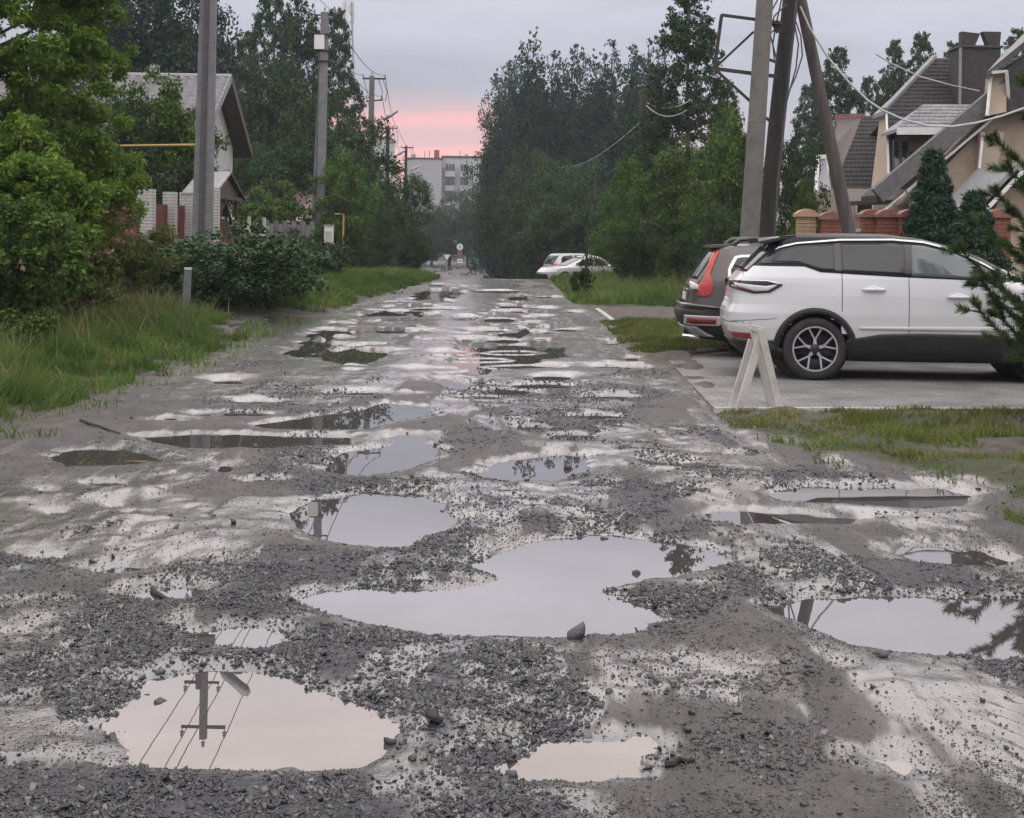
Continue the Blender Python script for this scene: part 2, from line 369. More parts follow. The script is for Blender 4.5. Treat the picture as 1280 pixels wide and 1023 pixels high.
def sd_of(P, X, Y, m=1.2):
    r = np.full(X.shape, 9.0); k = near_mask(P, X, Y, m)
    if k.any(): r[k] = poly_sd(P, X[k], Y[k])
    return r
def dip(Y):
    t = np.clip((np.asarray(Y, float) - 56) / 55, 0, 1); return -2.3 * t * t * (3 - 2 * t)
def terrain(X, Y, masks=False):
    X = np.asarray(X, float); Y = np.asarray(Y, float)
    inner = (Y > 1.5) & (Y < 245) & (np.abs(X) < 40)
    sdr = np.full(X.shape, 8.0); sdr[inner] = poly_sd(ROAD, X[inner], Y[inner])
    k = ~inner; sdr[k] = np.where((X[k] > -9) & (X[k] < 7) & (Y[k] < 160), -2., 8.)
    wob = (fbm(X / .5, Y / .8, 31, 3) - .5)
    sdr = sdr + wob * .5
    am = .35 + .65 * (1 - sstep(11, 22, Y)); nearf = 1 - sstep(9, 18, Y)
    n1 = (fbm(X / 1.5, Y / 2.6, 3, 3) - .5) * .07 * am
    n2 = (fbm(X / .33, Y / .5, 7, 3) - .5) * .032 * am
    n3 = np.zeros(X.shape); kk = Y < 18
    n3[kk] = (fbm(X[kk] / .12, Y[kk] / .15, 11, 2) - .5) * .018 * nearf[kk]
    ruts = (fbm(X / .22 + .05 * Y, Y / 4.0, 13, 3) - .5) * .035 * am
    z = .006 + n1 + n2 + n3 + ruts
    # loose gravel
    g = np.zeros(X.shape)
    for P, gw in zip(GRAV, (1, 1, 1, .95, 1, .7, .6, .42, .28, .9)):
        s = sd_of(P, X, Y, .8); g = np.maximum(g, gw * (1 - sstep(-.22, .22, s + wob * .5)))
    g = np.maximum(g, .6 * sstep(.60, .70, fbm(X / .8, Y / 1.3, 41, 4)) * (Y < 45))
    wet = np.zeros(X.shape)
    for P in WET:
        s = sd_of(P, X, Y, .8); wet = np.maximum(wet, 1 - sstep(-.3, .25, s + wob * .5))
    wet = np.clip(wet * .9 + .75 * sstep(.44, .58, fbm(X / .5, Y / 1.9, 51, 4)) + .3 * sstep(12, 20, Y), 0, 1)
    pale = np.zeros(X.shape)
    for P in WET:
        s = sd_of(P, X, Y, .8); pale = np.maximum(pale, 1 - sstep(-.45, .3, s + wob * .8))
    ring = np.exp(-(sd_of(RING, X, Y, 1.0) / .20) ** 2)
    # random shallow hollows in the middle distance
    core = sstep(.5, 1.3, -sdr)
    z = z - (.075 * sstep(.50, .60, fbm(X / 1.2, Y / 2.0, 61, 4)) * sstep(-4.6, -3.2, X + .0 * Y) + .05 * sstep(.54, .62, fbm(X / .55, Y / .8, 66, 3))) * core * sstep(-.35, .5, sd_of(WET[2], X, Y, 1.0)) * sstep(13, 18, Y) * (1 - sstep(56, 60, Y))
    for i, P in enumerate(SLABS):
        s = sd_of(P, X, Y, .4) + wob * .05; m = 1 - sstep(-.02, .012, s)
        z = z * (1 - m) + m * (.012 + n2 * .3 + n3 * .4); g = g * (1 - m); wet = np.maximum(wet, .85 * m)
    s = sd_of(TREAD, X, Y, .4); m = 1 - sstep(-.15, .0, s)
    z = z + m * .012 * np.sin((X * .92 + Y * .40) * 2 * math.pi / .075)
    # puddle basins
    wob2 = (fbm(X / .16, Y / .2, 71, 3) - .5) * .13
    for l, P in PP:
        s = sd_of(P, X, Y, .7); k = s < .7
        if not k.any(): continue
        sk = s[k] + wob2[k]
        prof = np.where(sk > 0, .032 * (1 - np.exp(-sk / .11)), -.05 * (1 - np.exp(sk / .14)))
        wgt = sstep(.05, .55, sk); det = (n2 + n3)[k]
        z[k] = wgt * z[k] + (1 - wgt) * (ZW + prof + det * .45)
        wet[k] = np.maximum(wet[k], .9 * (1 - sstep(.0, .22, sk)))
    for P in SP:
        s = sd_of(P, X, Y, .5); k = s < .5
        if not k.any(): continue
        sk = s[k] + wob2[k] * .6
        prof = np.where(sk > 0, .025 * (1 - np.exp(-sk / .08)), -.03 * (1 - np.exp(sk / .05)))
        wgt = sstep(.02, .35, sk); z[k] = wgt * z[k] + (1 - wgt) * (ZW - .004 + prof)
        wet[k] = np.maximum(wet[k], .9 * (1 - sstep(0, .2, sk)))
    # verges
    left = X < np.interp(Y, [0, 30, 60, 160], [-1.5, -2, -1.5, -5])
    rise = np.where(left, .13 * sstep(-.1, 1.0, sdr) + .12 * sstep(1, 5, sdr), .05 * sstep(-.05, .6, sdr))
    verge = sstep(-.15, .3, sdr)
    sdd = sd_of(DRIVE, X, Y, .6); dr = 1 - sstep(-.05, .2, sdd + wob * .2 * (X < 3.4))
    sdl = sd_of(LANE2, X, Y, .6); lane = 1 - sstep(-.2, .15, sdl)
    bumpy = (fbm(X / .6, Y / .6, 81, 3) - .5) * .10 + (fbm(X / .12, Y / .12, 83, 2) - .5) * .03
    zv = rise + bumpy * (1 - lane * .8)
    z = z * (1 - verge) + verge * zv
    z = z * (1 - dr) + dr * (-.05)
    far = sstep(45, 58, Y); z = z * (1 - far * .7) + dip(Y) - .22 * np.exp(-((X - 4.2) ** 2 / 14 + (Y - 71.5) ** 2 / 8))
    if not masks: return z
    grass = verge * (1 - dr) * (1 - lane)
    bare = sstep(.42, .60, fbm(X / .9, Y / .7, 91, 4)) * (1 - sstep(-.6, -.1, sd_of(GP['E'], X, Y, .5)))
    grass = grass * (1 - .9 * bare * sstep(3.5, 2.0, np.abs(Y - 11.2)))
    grass = grass * (1 - (1 - sstep(.2, .9, sd_of(DRIVE, X, Y, 1.0))) * (X < 4.2))
    pth = (left & (sdr > -.2)) * sstep(0.9, .1, sdr) * (Y < 34)
    grass = grass * (1 - .85 * pth)
    return z, g * (1 - verge), np.clip(wet, 0, 1) * (1 - verge), grass, ring + 2.0 * np.round(pale * (1 - verge) * 20), sdr

# grid: rows finer near the viewer, dense fan about the road, coarse outside
rows = np.concatenate([np.linspace(-80, 1.0, 12), np.geomspace(2.6, 64, 900), np.geomspace(66, 700, 46)])
sden = np.linspace(-.43, .43, 520)
outc = np.geomspace(.02, 1, 26)
YY = np.repeat(rows[:, None], len(sden) + 52, 1)
scale = np.maximum(rows + 1.6, 3.8)[:, None]
core = sden[None, :] * scale
lft = core[:, :1] - (600 + core[:, :1]) * outc[None, ::-1]; rgt = core[:, -1:] + (600 - core[:, -1:]) * outc[None, :]
XX = np.hstack([lft, core, rgt])
Z, GR, WT, GS, RG, SDR = terrain(XX, YY, True); PALE = np.floor(RG / 2.0) / 20; RG = RG - PALE * 40
nr, nc = XX.shape
idx = np.arange(nr * nc).reshape(nr, nc)
quads = np.stack([idx[:-1, :-1], idx[:-1, 1:], idx[1:, 1:], idx[1:, :-1]], -1).reshape(-1, 4)
Vall = np.stack([XX, YY, Z], -1).reshape(-1, 3)
isroad = (SDR.ravel()[quads].mean(1) < .12)

def ground_mat(name, road):
    m, t, b = newmat(name); n = t.nodes.new; l = t.links.new
    def at_(nm):
        a = n('ShaderNodeAttribute'); a.attribute_name = nm; return a.outputs['Fac']
    def mix(f, a, bb):
        x = n('ShaderNodeMix'); x.data_type = 'RGBA'
        for s_, v in ((0, f), (6, a), (7, bb)):
            if isinstance(v, tuple): x.inputs[s_].default_value = (*v, 1)
            elif isinstance(v, (int, float)): x.inputs[s_].default_value = v
            else: l(v, x.inputs[s_])
        return x.outputs[2]
    def mth(op, a, bb=None, c=None):
        x = n('ShaderNodeMath'); x.operation = op
        for i, v in enumerate((a, bb, c)):
            if v is None: continue
            if isinstance(v, (int, float)): x.inputs[i].default_value = v
            else: l(v, x.inputs[i])
        return x.outputs[0]
    def mr(v, a, bb, c=0., d=1.):
        x = n('ShaderNodeMapRange'); x.inputs[1].default_value = a; x.inputs[2].default_value = bb; x.inputs[3].default_value = c; x.inputs[4].default_value = d
        l(v, x.inputs[0]); return x.outputs[0]
    tcn = n('ShaderNodeTexCoord'); P = tcn.outputs['Object']
    def nz(sc_, det=6, st=None, ro=.6):
        s = P
        if st:
            mp_ = n('ShaderNodeMapping'); mp_.inputs['Scale'].default_value = st; l(P, mp_.inputs[0]); s = mp_.outputs[0]
        x = n('ShaderNodeTexNoise'); x.inputs['Scale'].default_value = sc_; x.inputs['Detail'].default_value = det; x.inputs['Roughness'].default_value = ro; l(s, x.inputs['Vector']); return x.outputs['Fac']
    def vor(sc_):
        x = n('ShaderNodeTexVoronoi'); x.inputs['Scale'].default_value = sc_; l(P, x.inputs['Vector']); return x
    big, mid, fin = nz(1.3), nz(6, 6, (1, .55, 1)), nz(70, 4)
    mud = mix(mr(mid, .35, .65), (.046, .039, .038), (.102, .087, .083))
    mud = mix(mr(big, .35, .7, 0, .6), mud, (.036, .033, .033))
    mud = mix(mr(fin, .45, .68, 0, .75), mud, (.03, .029, .03))
    mud = mix(mr(nz(150, 3), .56, .72, 0, .6), mud, (.16, .148, .143))
    v1 = vor(38); v2 = vor(75)
    sv = n('ShaderNodeSeparateColor'); l(v1.outputs['Color'], sv.inputs[0])
    grc = mix(sv.outputs[0], (.015, .017, .021), (.06, .062, .068))
    gmask = mr(mth('ADD', at_('gravel'), mth('MULTIPLY', mth('SUBTRACT', mid, .5), .7)), .3, .6)
    wetm = mr(mth('ADD', at_('wet'), mth('MULTIPLY', mth('SUBTRACT', nz(7, 6, (1, .18, 1)), .5), 2.2)), .35, .75)
    col = mix(gmask, mud, grc)
    painted_sheen = mr(mth('ADD', at_('pale'), mth('MULTIPLY', mth('SUBTRACT', nz(3.6, 7, (1, .16, 1)), .5), 3.4)), .35, .80)
    col = mix(mth('MULTIPLY', painted_sheen, mth('SUBTRACT', .8, mth('MULTIPLY', gmask, .6))), col, (.180, .156, .148))  # lighter mud colour paints in the sky sheen of the wet zones
    col = mix(mth('MULTIPLY', at_('ring'), .8), col, (.035, .033, .035))
    col = mix(mth('MULTIPLY', wetm, .4), col, (.034, .031, .032))
    col = mix(mr(nz(.9, 6, (1, .6, 1)), .48, .62, 0, .5), col, (.032, .030, .031))
    rough = mr(wetm, 0, 1, .58, .2)
    rough = mth('ADD', rough, mth('MULTIPLY', mth('SUBTRACT', fin, .5), .25))
    soil = mix(mr(mid, .35, .65), (.055, .045, .038), (.11, .092, .078))
    grn = mix(mr(nz(14), .35, .65), (.034, .040, .016), (.055, .062, .024))
    gsm = mr(mth('ADD', at_('grass'), mth('MULTIPLY', mth('SUBTRACT', nz(5), .5), .8)), .4, .7)
    soil = mix(gsm, soil, grn)
    vg = mr(at_('grass'), .02, .2)
    off = mr(at_('off'), 0, 1)
    col = mix(off, col, soil)
    l(col, b.inputs['Base Color'])
    l(mth('MAXIMUM', rough, mth('MULTIPLY', off, .85)), b.inputs['Roughness'])
    l(mr(mth('MULTIPLY', wetm, mth('SUBTRACT', 1.0, off)), 0, 1, 1.5, 2.0), b.inputs['IOR'])
    hgt = mth('ADD', mth('MULTIPLY', fin, .5), mth('MULTIPLY', mth('MULTIPLY', gmask, mth('SUBTRACT', 1.0, v1.outputs['Distance'])), .3))
    hgt = mth('ADD', hgt, mth('MULTIPLY', nz(22, 5), 1.0))
    hgt = mth('ADD', hgt, mth('MULTIPLY', mth('MULTIPLY', nz(7, 4, (1, .45, 1)), wetm), 2.4))
    # thin film of water lying over the grit where the mud is soaked
    film = mr(mth('ADD', mth('ADD', wetm, mth('MULTIPLY', at_('pale'), .22)), mth('MULTIPLY', mth('SUBTRACT', nz(11, 6, (1, .3, 1)), .5), 1.9)), .42, 1.15, 0, .9)
    film = mth('MULTIPLY', film, mth('SUBTRACT', 1.0, off))
    l(film, b.inputs['Coat Weight']); b.inputs['Coat IOR'].default_value = 1.95; b.inputs['Coat Roughness'].default_value = .10
    bc = n('ShaderNodeBump'); bc.inputs['Distance'].default_value = .02; bc.inputs['Strength'].default_value = .30; l(mth('ADD', nz(9, 3, (1, .5, 1)), mth('MULTIPLY', fin, .22)), bc.inputs['Height']); l(bc.outputs[0], b.inputs['Coat Normal'])
    bp = n('ShaderNodeBump'); bp.inputs['Distance'].default_value = .02; l(hgt, bp.inputs['Height']); l(mr(wetm, 0, 1, .8, .5), bp.inputs['Strength'])
    l(bp.outputs[0], b.inputs['Normal'])
    return m
LEFT = XX < np.interp(YY, [0, 30, 60, 160], [-1.5, -2, -1.5, -5])
OFF = sstep(-.1, .25, SDR + LEFT * (.75 * (fbm(XX / .7, YY / 1.2, 171, 4) - .1)))
def sub(mask, name, mat):
    q = quads[mask]; u, inv = np.unique(q, return_inverse=True)
    return np_mesh(name, Vall[u], inv.reshape(q.shape), mat, dict(gravel=GR.ravel()[u], wet=WT.ravel()[u], grass=GS.ravel()[u], ring=RG.ravel()[u], pale=PALE.ravel()[u], off=OFF.ravel()[u]), smooth=True)
GM = ground_mat('wet_mud', True)
tag(link('dirt_road', sub(isroad, 'dirt_road', GM)), 'wet potholed dirt road running into the distance', kind='structure')
tag(link('ground', sub(~isroad, 'ground', GM)), 'soil and grass ground beside the road', kind='structure')

def water_mat():
    m, t, b = newmat('puddle_water'); n = t.nodes.new; l = t.links.new
    d = n('ShaderNodeBsdfDiffuse'); d.inputs[0].default_value = (.062, .056, .056, 1)
    g = n('ShaderNodeBsdfGlossy'); g.inputs['Roughness'].default_value = .0; g.inputs[0].default_value = (.98, .97, .98, 1)
    f = n('ShaderNodeFresnel'); f.inputs[0].default_value = 3.9
    tcn = n('ShaderNodeTexCoord'); ns = n('ShaderNodeTexNoise'); ns.inputs['Scale'].default_value = 3; l(tcn.outputs['Object'], ns.inputs['Vector'])
    bp = n('ShaderNodeBump'); bp.inputs['Strength'].default_value = .006; bp.inputs['Distance'].default_value = .02; l(ns.outputs['Fac'], bp.inputs['Height']); l(bp.outputs[0], g.inputs['Normal'])
    x = n('ShaderNodeMixShader'); l(f.outputs[0], x.inputs[0]); l(d.outputs[0], x.inputs[1]); l(g.outputs[0], x.inputs[2]); l(x.outputs[0], t.nodes['Material Output'].inputs[0])
    return m
WM = water_mat()
def sheet(polys, name, z, grow, step, label, extra=None):
    """flat water sheet of small cells covering the outlines, a little under their muddy rims"""
    V, Q, n0 = [], [], 0
    for i, P in enumerate(polys):
        x0, y0 = P.min(0) - grow - step; x1, y1 = P.max(0) + grow + step
        sx, sy = step, max(step, (y1 - y0) / 40); xs, ys = np.arange(x0, x1 + sx, sx), np.arange(y0, y1 + sy, sy); gx, gy = np.meshgrid(xs, ys)
        I = np.arange(gx.size).reshape(gx.shape); q = np.stack([I[:-1, :-1], I[:-1, 1:], I[1:, 1:], I[1:, :-1]], -1).reshape(-1, 4)
        k = poly_sd(P, gx.ravel()[q].mean(1), gy.ravel()[q].mean(1)) < grow; q = q[k]
        V.append(np.stack([gx.ravel(), gy.ravel(), np.full(gx.size, z - .0004 * (i % 10))], -1)); Q.append(q + n0); n0 += gx.size
    V, Q = np.concatenate(V), np.concatenate(Q); u, inv = np.unique(Q, return_inverse=True)
    return tag(link(name, np_mesh(name, V[u], inv.reshape(Q.shape), WM)), label, kind='structure')
for i, (lab, P) in enumerate(PP): sheet([P], 'puddle', ZW - .0005 * i, .13, .06, lab)
sheet(SP, 'water_slivers', ZW - .012, .07, .06, 'thin slivers of water in the wheel ruts')
core_ = ROAD[(ROAD[:, 1] > 12) & (ROAD[:, 1] < 62)]
sheet([core_ * np.array([.93, 1]) ], 'standing_water', -.036, -.2, .3, 'shallow water standing in the far potholes')

# driveway with paving pattern and kerbs
def paver_mat():
    m, t, b = newmat('driveway_paving'); n = t.nodes.new; l = t.links.new
    tcn = n('ShaderNodeTexCoord'); br = n('ShaderNodeTexBrick'); br.inputs['Scale'].default_value = 1; br.inputs['Brick Width'].default_value = .2; br.inputs['Row Height'].default_value = .1
    br.inputs['Mortar Size'].default_value = .006; br.inputs['Color1'].default_value = (.17, .165, .16, 1); br.inputs['Color2'].default_value = (.25, .24, .235, 1); br.inputs['Mortar'].default_value = (.08, .078, .075, 1)
    l(tcn.outputs['Object'], br.inputs['Vector'])
    ns = n('ShaderNodeTexNoise'); ns.inputs['Scale'].default_value = 1.7; ns.inputs['Detail'].default_value = 8; l(tcn.outputs['Object'], ns.inputs['Vector'])
    mx = n('ShaderNodeMix'); mx.data_type = 'RGBA'; mx.blend_type = 'MULTIPLY'; mx.inputs[0].default_value = .8; l(br.outputs['Color'], mx.inputs[6]); 
    mr = n('ShaderNodeMapRange'); mr.inputs[1].default_value = .3; mr.inputs[2].default_value = .7; mr.inputs[3].default_value = .55; mr.inputs[4].default_value = 1.25; l(ns.outputs['Fac'], mr.inputs[0]); l(mr.outputs[0], mx.inputs[7])
    l(mx.outputs[2], b.inputs['Base Color']); b.inputs['Roughness'].default_value = .6
    bp = n('ShaderNodeBump'); bp.inputs['Strength'].default_value = .5; bp.inputs['Distance'].default_value = .006; l(br.outputs['Fac'], bp.inputs['Height']); bp.invert = True; l(bp.outputs[0], b.inputs['Normal'])
    return m
DP = gpoly([(830,447),(893,513),(1290,513.5),(2300,515),(2300,428),(930,440)])
tag(MB().slab([(x, y, .02) for x, y in DP], (0, 0, -.3)).build('driveway', paver_mat()), 'grey paved driveway under the parked cars', kind='structure')
M['kerb'] = noise_mat('kerb', (.34, .335, .33), (.50, .49, .48), 4, .85, .2, 50)
def kerb(a, b, label, zt=.06, wd=.09):
    a, b = Vector((*gnd(*a), zt)), Vector((*gnd(*b), zt)); Lk = (b - a).length; n_ = max(1, int(round(Lk / 1.0)))
    t = empty('kerb', a, label, 'kerb'); d = (b - a) / n_
    me = None
    for i in range(n_):
        p = a + d * i; q = p + d * .988
        MB().bar(p + Vector((0, 0, -.1 + random.uniform(-.006, .006))), q + Vector((0, 0, -.1)), wd, .2).build('kerb_stone', M['kerb'], t)
random.seed(5)
kerb((893, 516), (1600, 518.5), 'concrete kerb between the paved driveway and near grass', .05, .1)
kerb((746, 388), (766, 403), 'short pale kerb turning off the road by the grass patch', .05, .10)
kerb((768, 403.5), (990, 404.5), 'long pale kerb along the far edge of the grass patch', .07, .12)

# ------------------------------------------------------------------ loose gravel
rng = np.random.default_rng(3)
cub = np.array([(i, j, k) for i in (-1, 1) for j in (-1, 1) for k in (-1, 1)], float) * .62
cuf = np.array([(0,1,3),(0,3,2),(4,6,7),(4,7,5),(0,4,5),(0,5,1),(2,3,7),(2,7,6),(0,2,6),(0,6,4),(1,5,7),(1,7,3)])
def stones(X, Y, Zs, S, mat, name, jag=.42):
    n = len(X)
    v = cub[None] * (1 + rng.uniform(-jag, jag, (n, 8, 3)))
    v = v * np.stack([rng.uniform(.7, 1.4, n), rng.uniform(.6, 1.1, n), rng.uniform(.35, .8, n)], -1)[:, None, :] * S[:, None, None]
    a = rng.uniform(0, 6.283, n); ca, sa = np.cos(a)[:, None], np.sin(a)[:, None]
    tl = rng.normal(0, .4, (n, 2))
    x, y, z = v[..., 0], v[..., 1], v[..., 2]
    z = z + x * tl[:, :1] + y * tl[:, 1:]
    vv = np.stack([x * ca - y * sa + X[:, None], x * sa + y * ca + Y[:, None], z + Zs[:, None]], -1)
    ff = cuf[None] + (np.arange(n) * 8)[:, None, None]
    return np_mesh(name, vv.reshape(-1, 3), ff.reshape(-1, 3), mat, face_attrs=dict(rnd=np.repeat(rng.random(n), 12)))
def stone_mat():
    m, t, b = newmat('crushed_stone'); n = t.nodes.new; l = t.links.new
    a = n('ShaderNodeAttribute'); a.attribute_name = 'rnd'; rp = n('ShaderNodeValToRGB'); e = rp.color_ramp.elements
    e[0].color = (.012, .014, .017, 1); e[1].color = (.17, .16, .155, 1); k = e.new(.68); k.color = (.036, .038, .045, 1); k = e.new(.84); k.color = (.066, .058, .052, 1)
    l(a.outputs['Fac'], rp.inputs[0]); l(rp.outputs[0], b.inputs['Base Color']); b.inputs['Roughness'].default_value = .27; b.inputs['IOR'].default_value = 1.6
    return m
SM = stone_mat()
nS = 680000
yy = np.exp(rng.uniform(np.log(3.0), np.log(24), nS)); xx = rng.uniform(-.42, .42, nS) * (yy + 1)
# keep roughly even density per square metre
keep = rng.random(nS) < np.clip((yy / 9.0) ** 2 * 1.6 + .30, 0, 1); xx, yy = xx[keep], yy[keep]
zz, g_, w_, gs_, rg_, sdr_ = terrain(xx, yy, True)
p = np.where(sdr_ < -.05, .006 + .95 * np.clip(g_ * (.25 + 1.5 * sstep(.36, .62, fbm(xx / .28, yy / .28, 131, 3))), 0, 1) ** 1.3, .03 * (sdr_ < .5))
p = p * np.where(zz < ZW - .012, .12, 1)
k = rng.random(len(xx)) < p
xx, yy, zz = xx[k], yy[k], zz[k]
S = np.clip(rng.lognormal(-5.12, .48, len(xx)), .0035, .019)
tag(link('gravel', stones(xx, yy, zz + S * .05, S, SM, 'gravel')), 'loose dark crushed stone spilled round the potholes', kind='stuff')
print('stones', len(xx))
nG = 190000; gy_ = np.exp(rng.uniform(np.log(3.0), np.log(12), nG)); gx_ = rng.uniform(-.40, .40, nG) * (gy_ + .6)
gz_, gg_, gw_, ggs_, grg_, gsd_ = terrain(gx_, gy_, True); gp_ = np.floor(grg_ / 2.0) / 20; k = (gsd_ < .1) & (gz_ > ZW - .004) & (rng.random(nG) < (1 - .65 * np.clip(gp_, 0, 1))) & (rng.random(nG) < .15 + .85 * sstep(.42, .6, fbm(gx_ / .5, gy_ / .7, 141, 4))); gx_, gy_, gz_ = gx_[k], gy_[k], gz_[k]
gs = np.clip(rng.lognormal(-5.75, .4, len(gx_)), .0018, .008)
GRT, t_, b_ = newmat('grit'); a_ = t_.nodes.new('ShaderNodeAttribute'); a_.attribute_name = 'rnd'; rp_ = t_.nodes.new('ShaderNodeValToRGB'); rp_.color_ramp.elements[0].color = (.016, .016, .018, 1); rp_.color_ramp.elements[1].color = (.14, .132, .128, 1); t_.links.new(a_.outputs['Fac'], rp_.inputs[0]); t_.links.new(rp_.outputs[0], b_.inputs['Base Color']); b_.inputs['Roughness'].default_value = .4
tag(link('grit', stones(gx_, gy_, gz_ + gs * .15, gs, GRT, 'grit')), 'fine grit trodden into the wet mud', kind='stuff')
# single bigger rocks
ROCKS = [(720,801,.055,'dark fist sized rock at the front rim of the largest puddle'),(543,908,.055,'flat dark stone at the right tip of the nearest puddle'),(640,966,.03,'small round pebble by the rim of the small bottom puddle'),
 (158,858,.035,'small dark stone on the pale slab left of the nearest puddle'),(200,874,.032,'flat stone half sunk in the nearest puddle'),(795,714,.03,'lone stone poking out of the largest puddle'),(755,671,.03,'dark stone on the back rim of the largest puddle'),
 (709,584,.035,'dark stone standing in the pale gravel ringed puddle'),(292,661,.032,'dark stone lying on the raised asphalt slab'),(1105,826,.04,'dark stone below the wide right puddle'),(488,925,.028,'stone peeping from the right end of the nearest puddle'),(878,770,.035,'stone on the mud right of the largest puddle')]
for x, y, s_, lab in ROCKS:
    X_, Y_ = gnd(x, y, -.02); z_ = max(float(terrain(np.array([X_]), np.array([Y_]))[0]), ZW - .01)
    me = stones(np.zeros(1), np.zeros(1), np.zeros(1), np.array([s_ * .85]), M['rock'], 'rock', .22)
    tag(link('rock', me, loc=(X_, Y_, z_ + s_ * .3)), lab, 'rock', 'bigger rocks on the road')
for (x0, y0, x1, y1, lab) in ((190,735,213,750,'thin dark stick lying across the small left puddle'),(100,532,150,546,'dark wet branch on the mud below the left bank'),(830,958,868,957,'short dark stick lying on the mud right of the bottom puddle')):
    a, b = Vector((*gnd(x0, y0, -.02), 0)), Vector((*gnd(x1, y1, -.02), 0))
    pts = [a.lerp(b, t / 4) + Vector((0, random.uniform(-.02, .02), 0)) for t in range(5)]
    zt = terrain(np.array([q.x for q in pts]), np.array([q.y for q in pts]))
    zt = np.linspace(max(zt[:2].max(), ZW), max(zt[3:].max(), ZW), 5)
    for q, z_ in zip(pts, zt): q.z = z_ + .006
    o = MB().tube(pts, [.012, .011, .010, .008, .005], 6).build('stick', M['dark_wood']); tag(o, lab, 'stick')

# ------------------------------------------------------------------ grass
GRM = leaf_mat('grass_blade', (.046, .092, .022), (.135, .205, .050), (.24, .23, .10), .09, .6, .4)
GRD = leaf_mat('verge_grass_blade', (.075, .10, .025), (.17, .20, .055), (.26, .22, .10), .14, .6, .35)
def grass(name, P, dens, h0, h1, mat, label, wd=.0042, clump=.5, seedling=0, cond=None):
    x0, y0 = P.min(0); x1, y1 = P.max(0)
    y0 = max(y0, 6); y1 = min(y1, 62); x0 = max(x0, -.40 * (y1 + 3)); x1 = min(x1, .40 * (y1 + 3))
    n = int((x1 - x0) * (y1 - y0) * dens); X = rng.uniform(x0, x1, n); Y = rng.uniform(y0, y1, n)
    k = (np.abs(X) < .38 * (Y + 3)); X, Y = X[k], Y[k]
    s = poly_sd(P, X, Y) + (fbm(X / .45, Y / .6, 5, 4) - .5) * 1.7 - .15
    cl = fbm(X / .35, Y / .35, 99, 3)
    k = (s < 0) & (rng.random(len(X)) < np.clip(clump + 2.4 * (cl - .42), 0, 1) * np.clip(-s / .25 + .25, 0, 1))
    if cond is not None: k &= cond(X, Y)
    X, Y, s, cl = X[k], Y[k], s[k], cl[k]; n = len(X); z = terrain(X, Y) - .01
    h = rng.uniform(h0, h1, n) * (.55 + .9 * cl) * (.35 + .65 * np.clip(-s / 1.0, 0, 1))
    a = rng.uniform(0, 6.283, n); ln = (rng.normal(0, .42, (n, 2)) + np.stack([fbm(X / .5, Y / .5, 7, 2) - .5, fbm(X / .5, Y / .5, 8, 2) - .5], -1) * 1.6) * h[:, None]
    w_ = wd * rng.uniform(.7, 1.4, n) * (1 + Y / 22)
    dx, dy = np.cos(a) * w_, np.sin(a) * w_
    b0 = np.stack([X - dx, Y - dy, z], -1); b1 = np.stack([X + dx, Y + dy, z], -1)
    mx_ = X + ln[:, 0] * .4; my_ = Y + ln[:, 1] * .4
    m0 = np.stack([mx_ - dx * .7, my_ - dy * .7, z + h * .6], -1); m1 = np.stack([mx_ + dx * .7, my_ + dy * .7, z + h * .6], -1)
    tp = np.stack([X + ln[:, 0] * 1.1, Y + ln[:, 1] * 1.1, z + h * .98], -1)
    V = np.stack([b0, b1, m1, m0, tp], 1).reshape(-1, 3); o5 = (np.arange(n) * 5)[:, None]
    Fq = np.concatenate([o5 + np.array([0, 1, 2]), o5 + np.array([0, 2, 3]), o5 + np.array([3, 2, 4])], 1).reshape(-1, 3)
    me = np_mesh(name, V, Fq, mat, face_attrs=dict(rnd=np.repeat(np.clip(.45 * rng.random(n) + 1.1 * (fbm(X / .8, Y / .8, 77, 3) - .25), 0, 1), 3)))
    print(name, n); return tag(link(name, me), label, kind='stuff')
grass('grass', GP['A'], 1700, .07, .33, GRM, 'tall bright green grass on the left bank')
grass('grass', GP['B'], 800, .14, .42, GRM, 'green grass at the foot of the dark hedge bushes')
grass('grass', GP['C'], 480, .12, .40, GRM, 'lush grass beyond the side lane on the right')
grass('grass', GP['D'], 1300, .05, .13, GRD, 'short mown grass patch between lane and driveway', clump=.8)
grass('grass', GP['E'], 2600, .03, .10, GRD, 'thin trampled grass in front of the paved driveway', clump=.12, wd=.0035)
grass('weeds', gpoly([(940,545),(1060,572),(1290,590),(1500,600),(1500,690),(1290,655),(1225,610),(1060,592)]), 420, .05, .16, GRM, 'sparse low weeds on the bare soil by the dark puddle', clump=.05)
grass('weeds', gpoly([(-200,560),(0,520),(130,478),(268,438),(330,400),(360,402),(290,450),(140,500),(20,548),(-200,600)]), 260, .06, .2, GRM, 'sparse weeds straying onto the left road shoulder', clump=.0)
STRAW = leaf_mat('dry_stalk', (.13, .12, .05), (.24, .20, .10), None, 0, .6, .25)
grass('dry_stalks', GP['A'], 26, .40, .75, STRAW, 'scattered dry stalks standing out of the left bank grass', wd=.0035, clump=.5)
grass('dry_stalks', GP['C'], 14, .35, .65, STRAW, 'scattered dry stalks standing out of the far right grass', wd=.003, clump=.5)
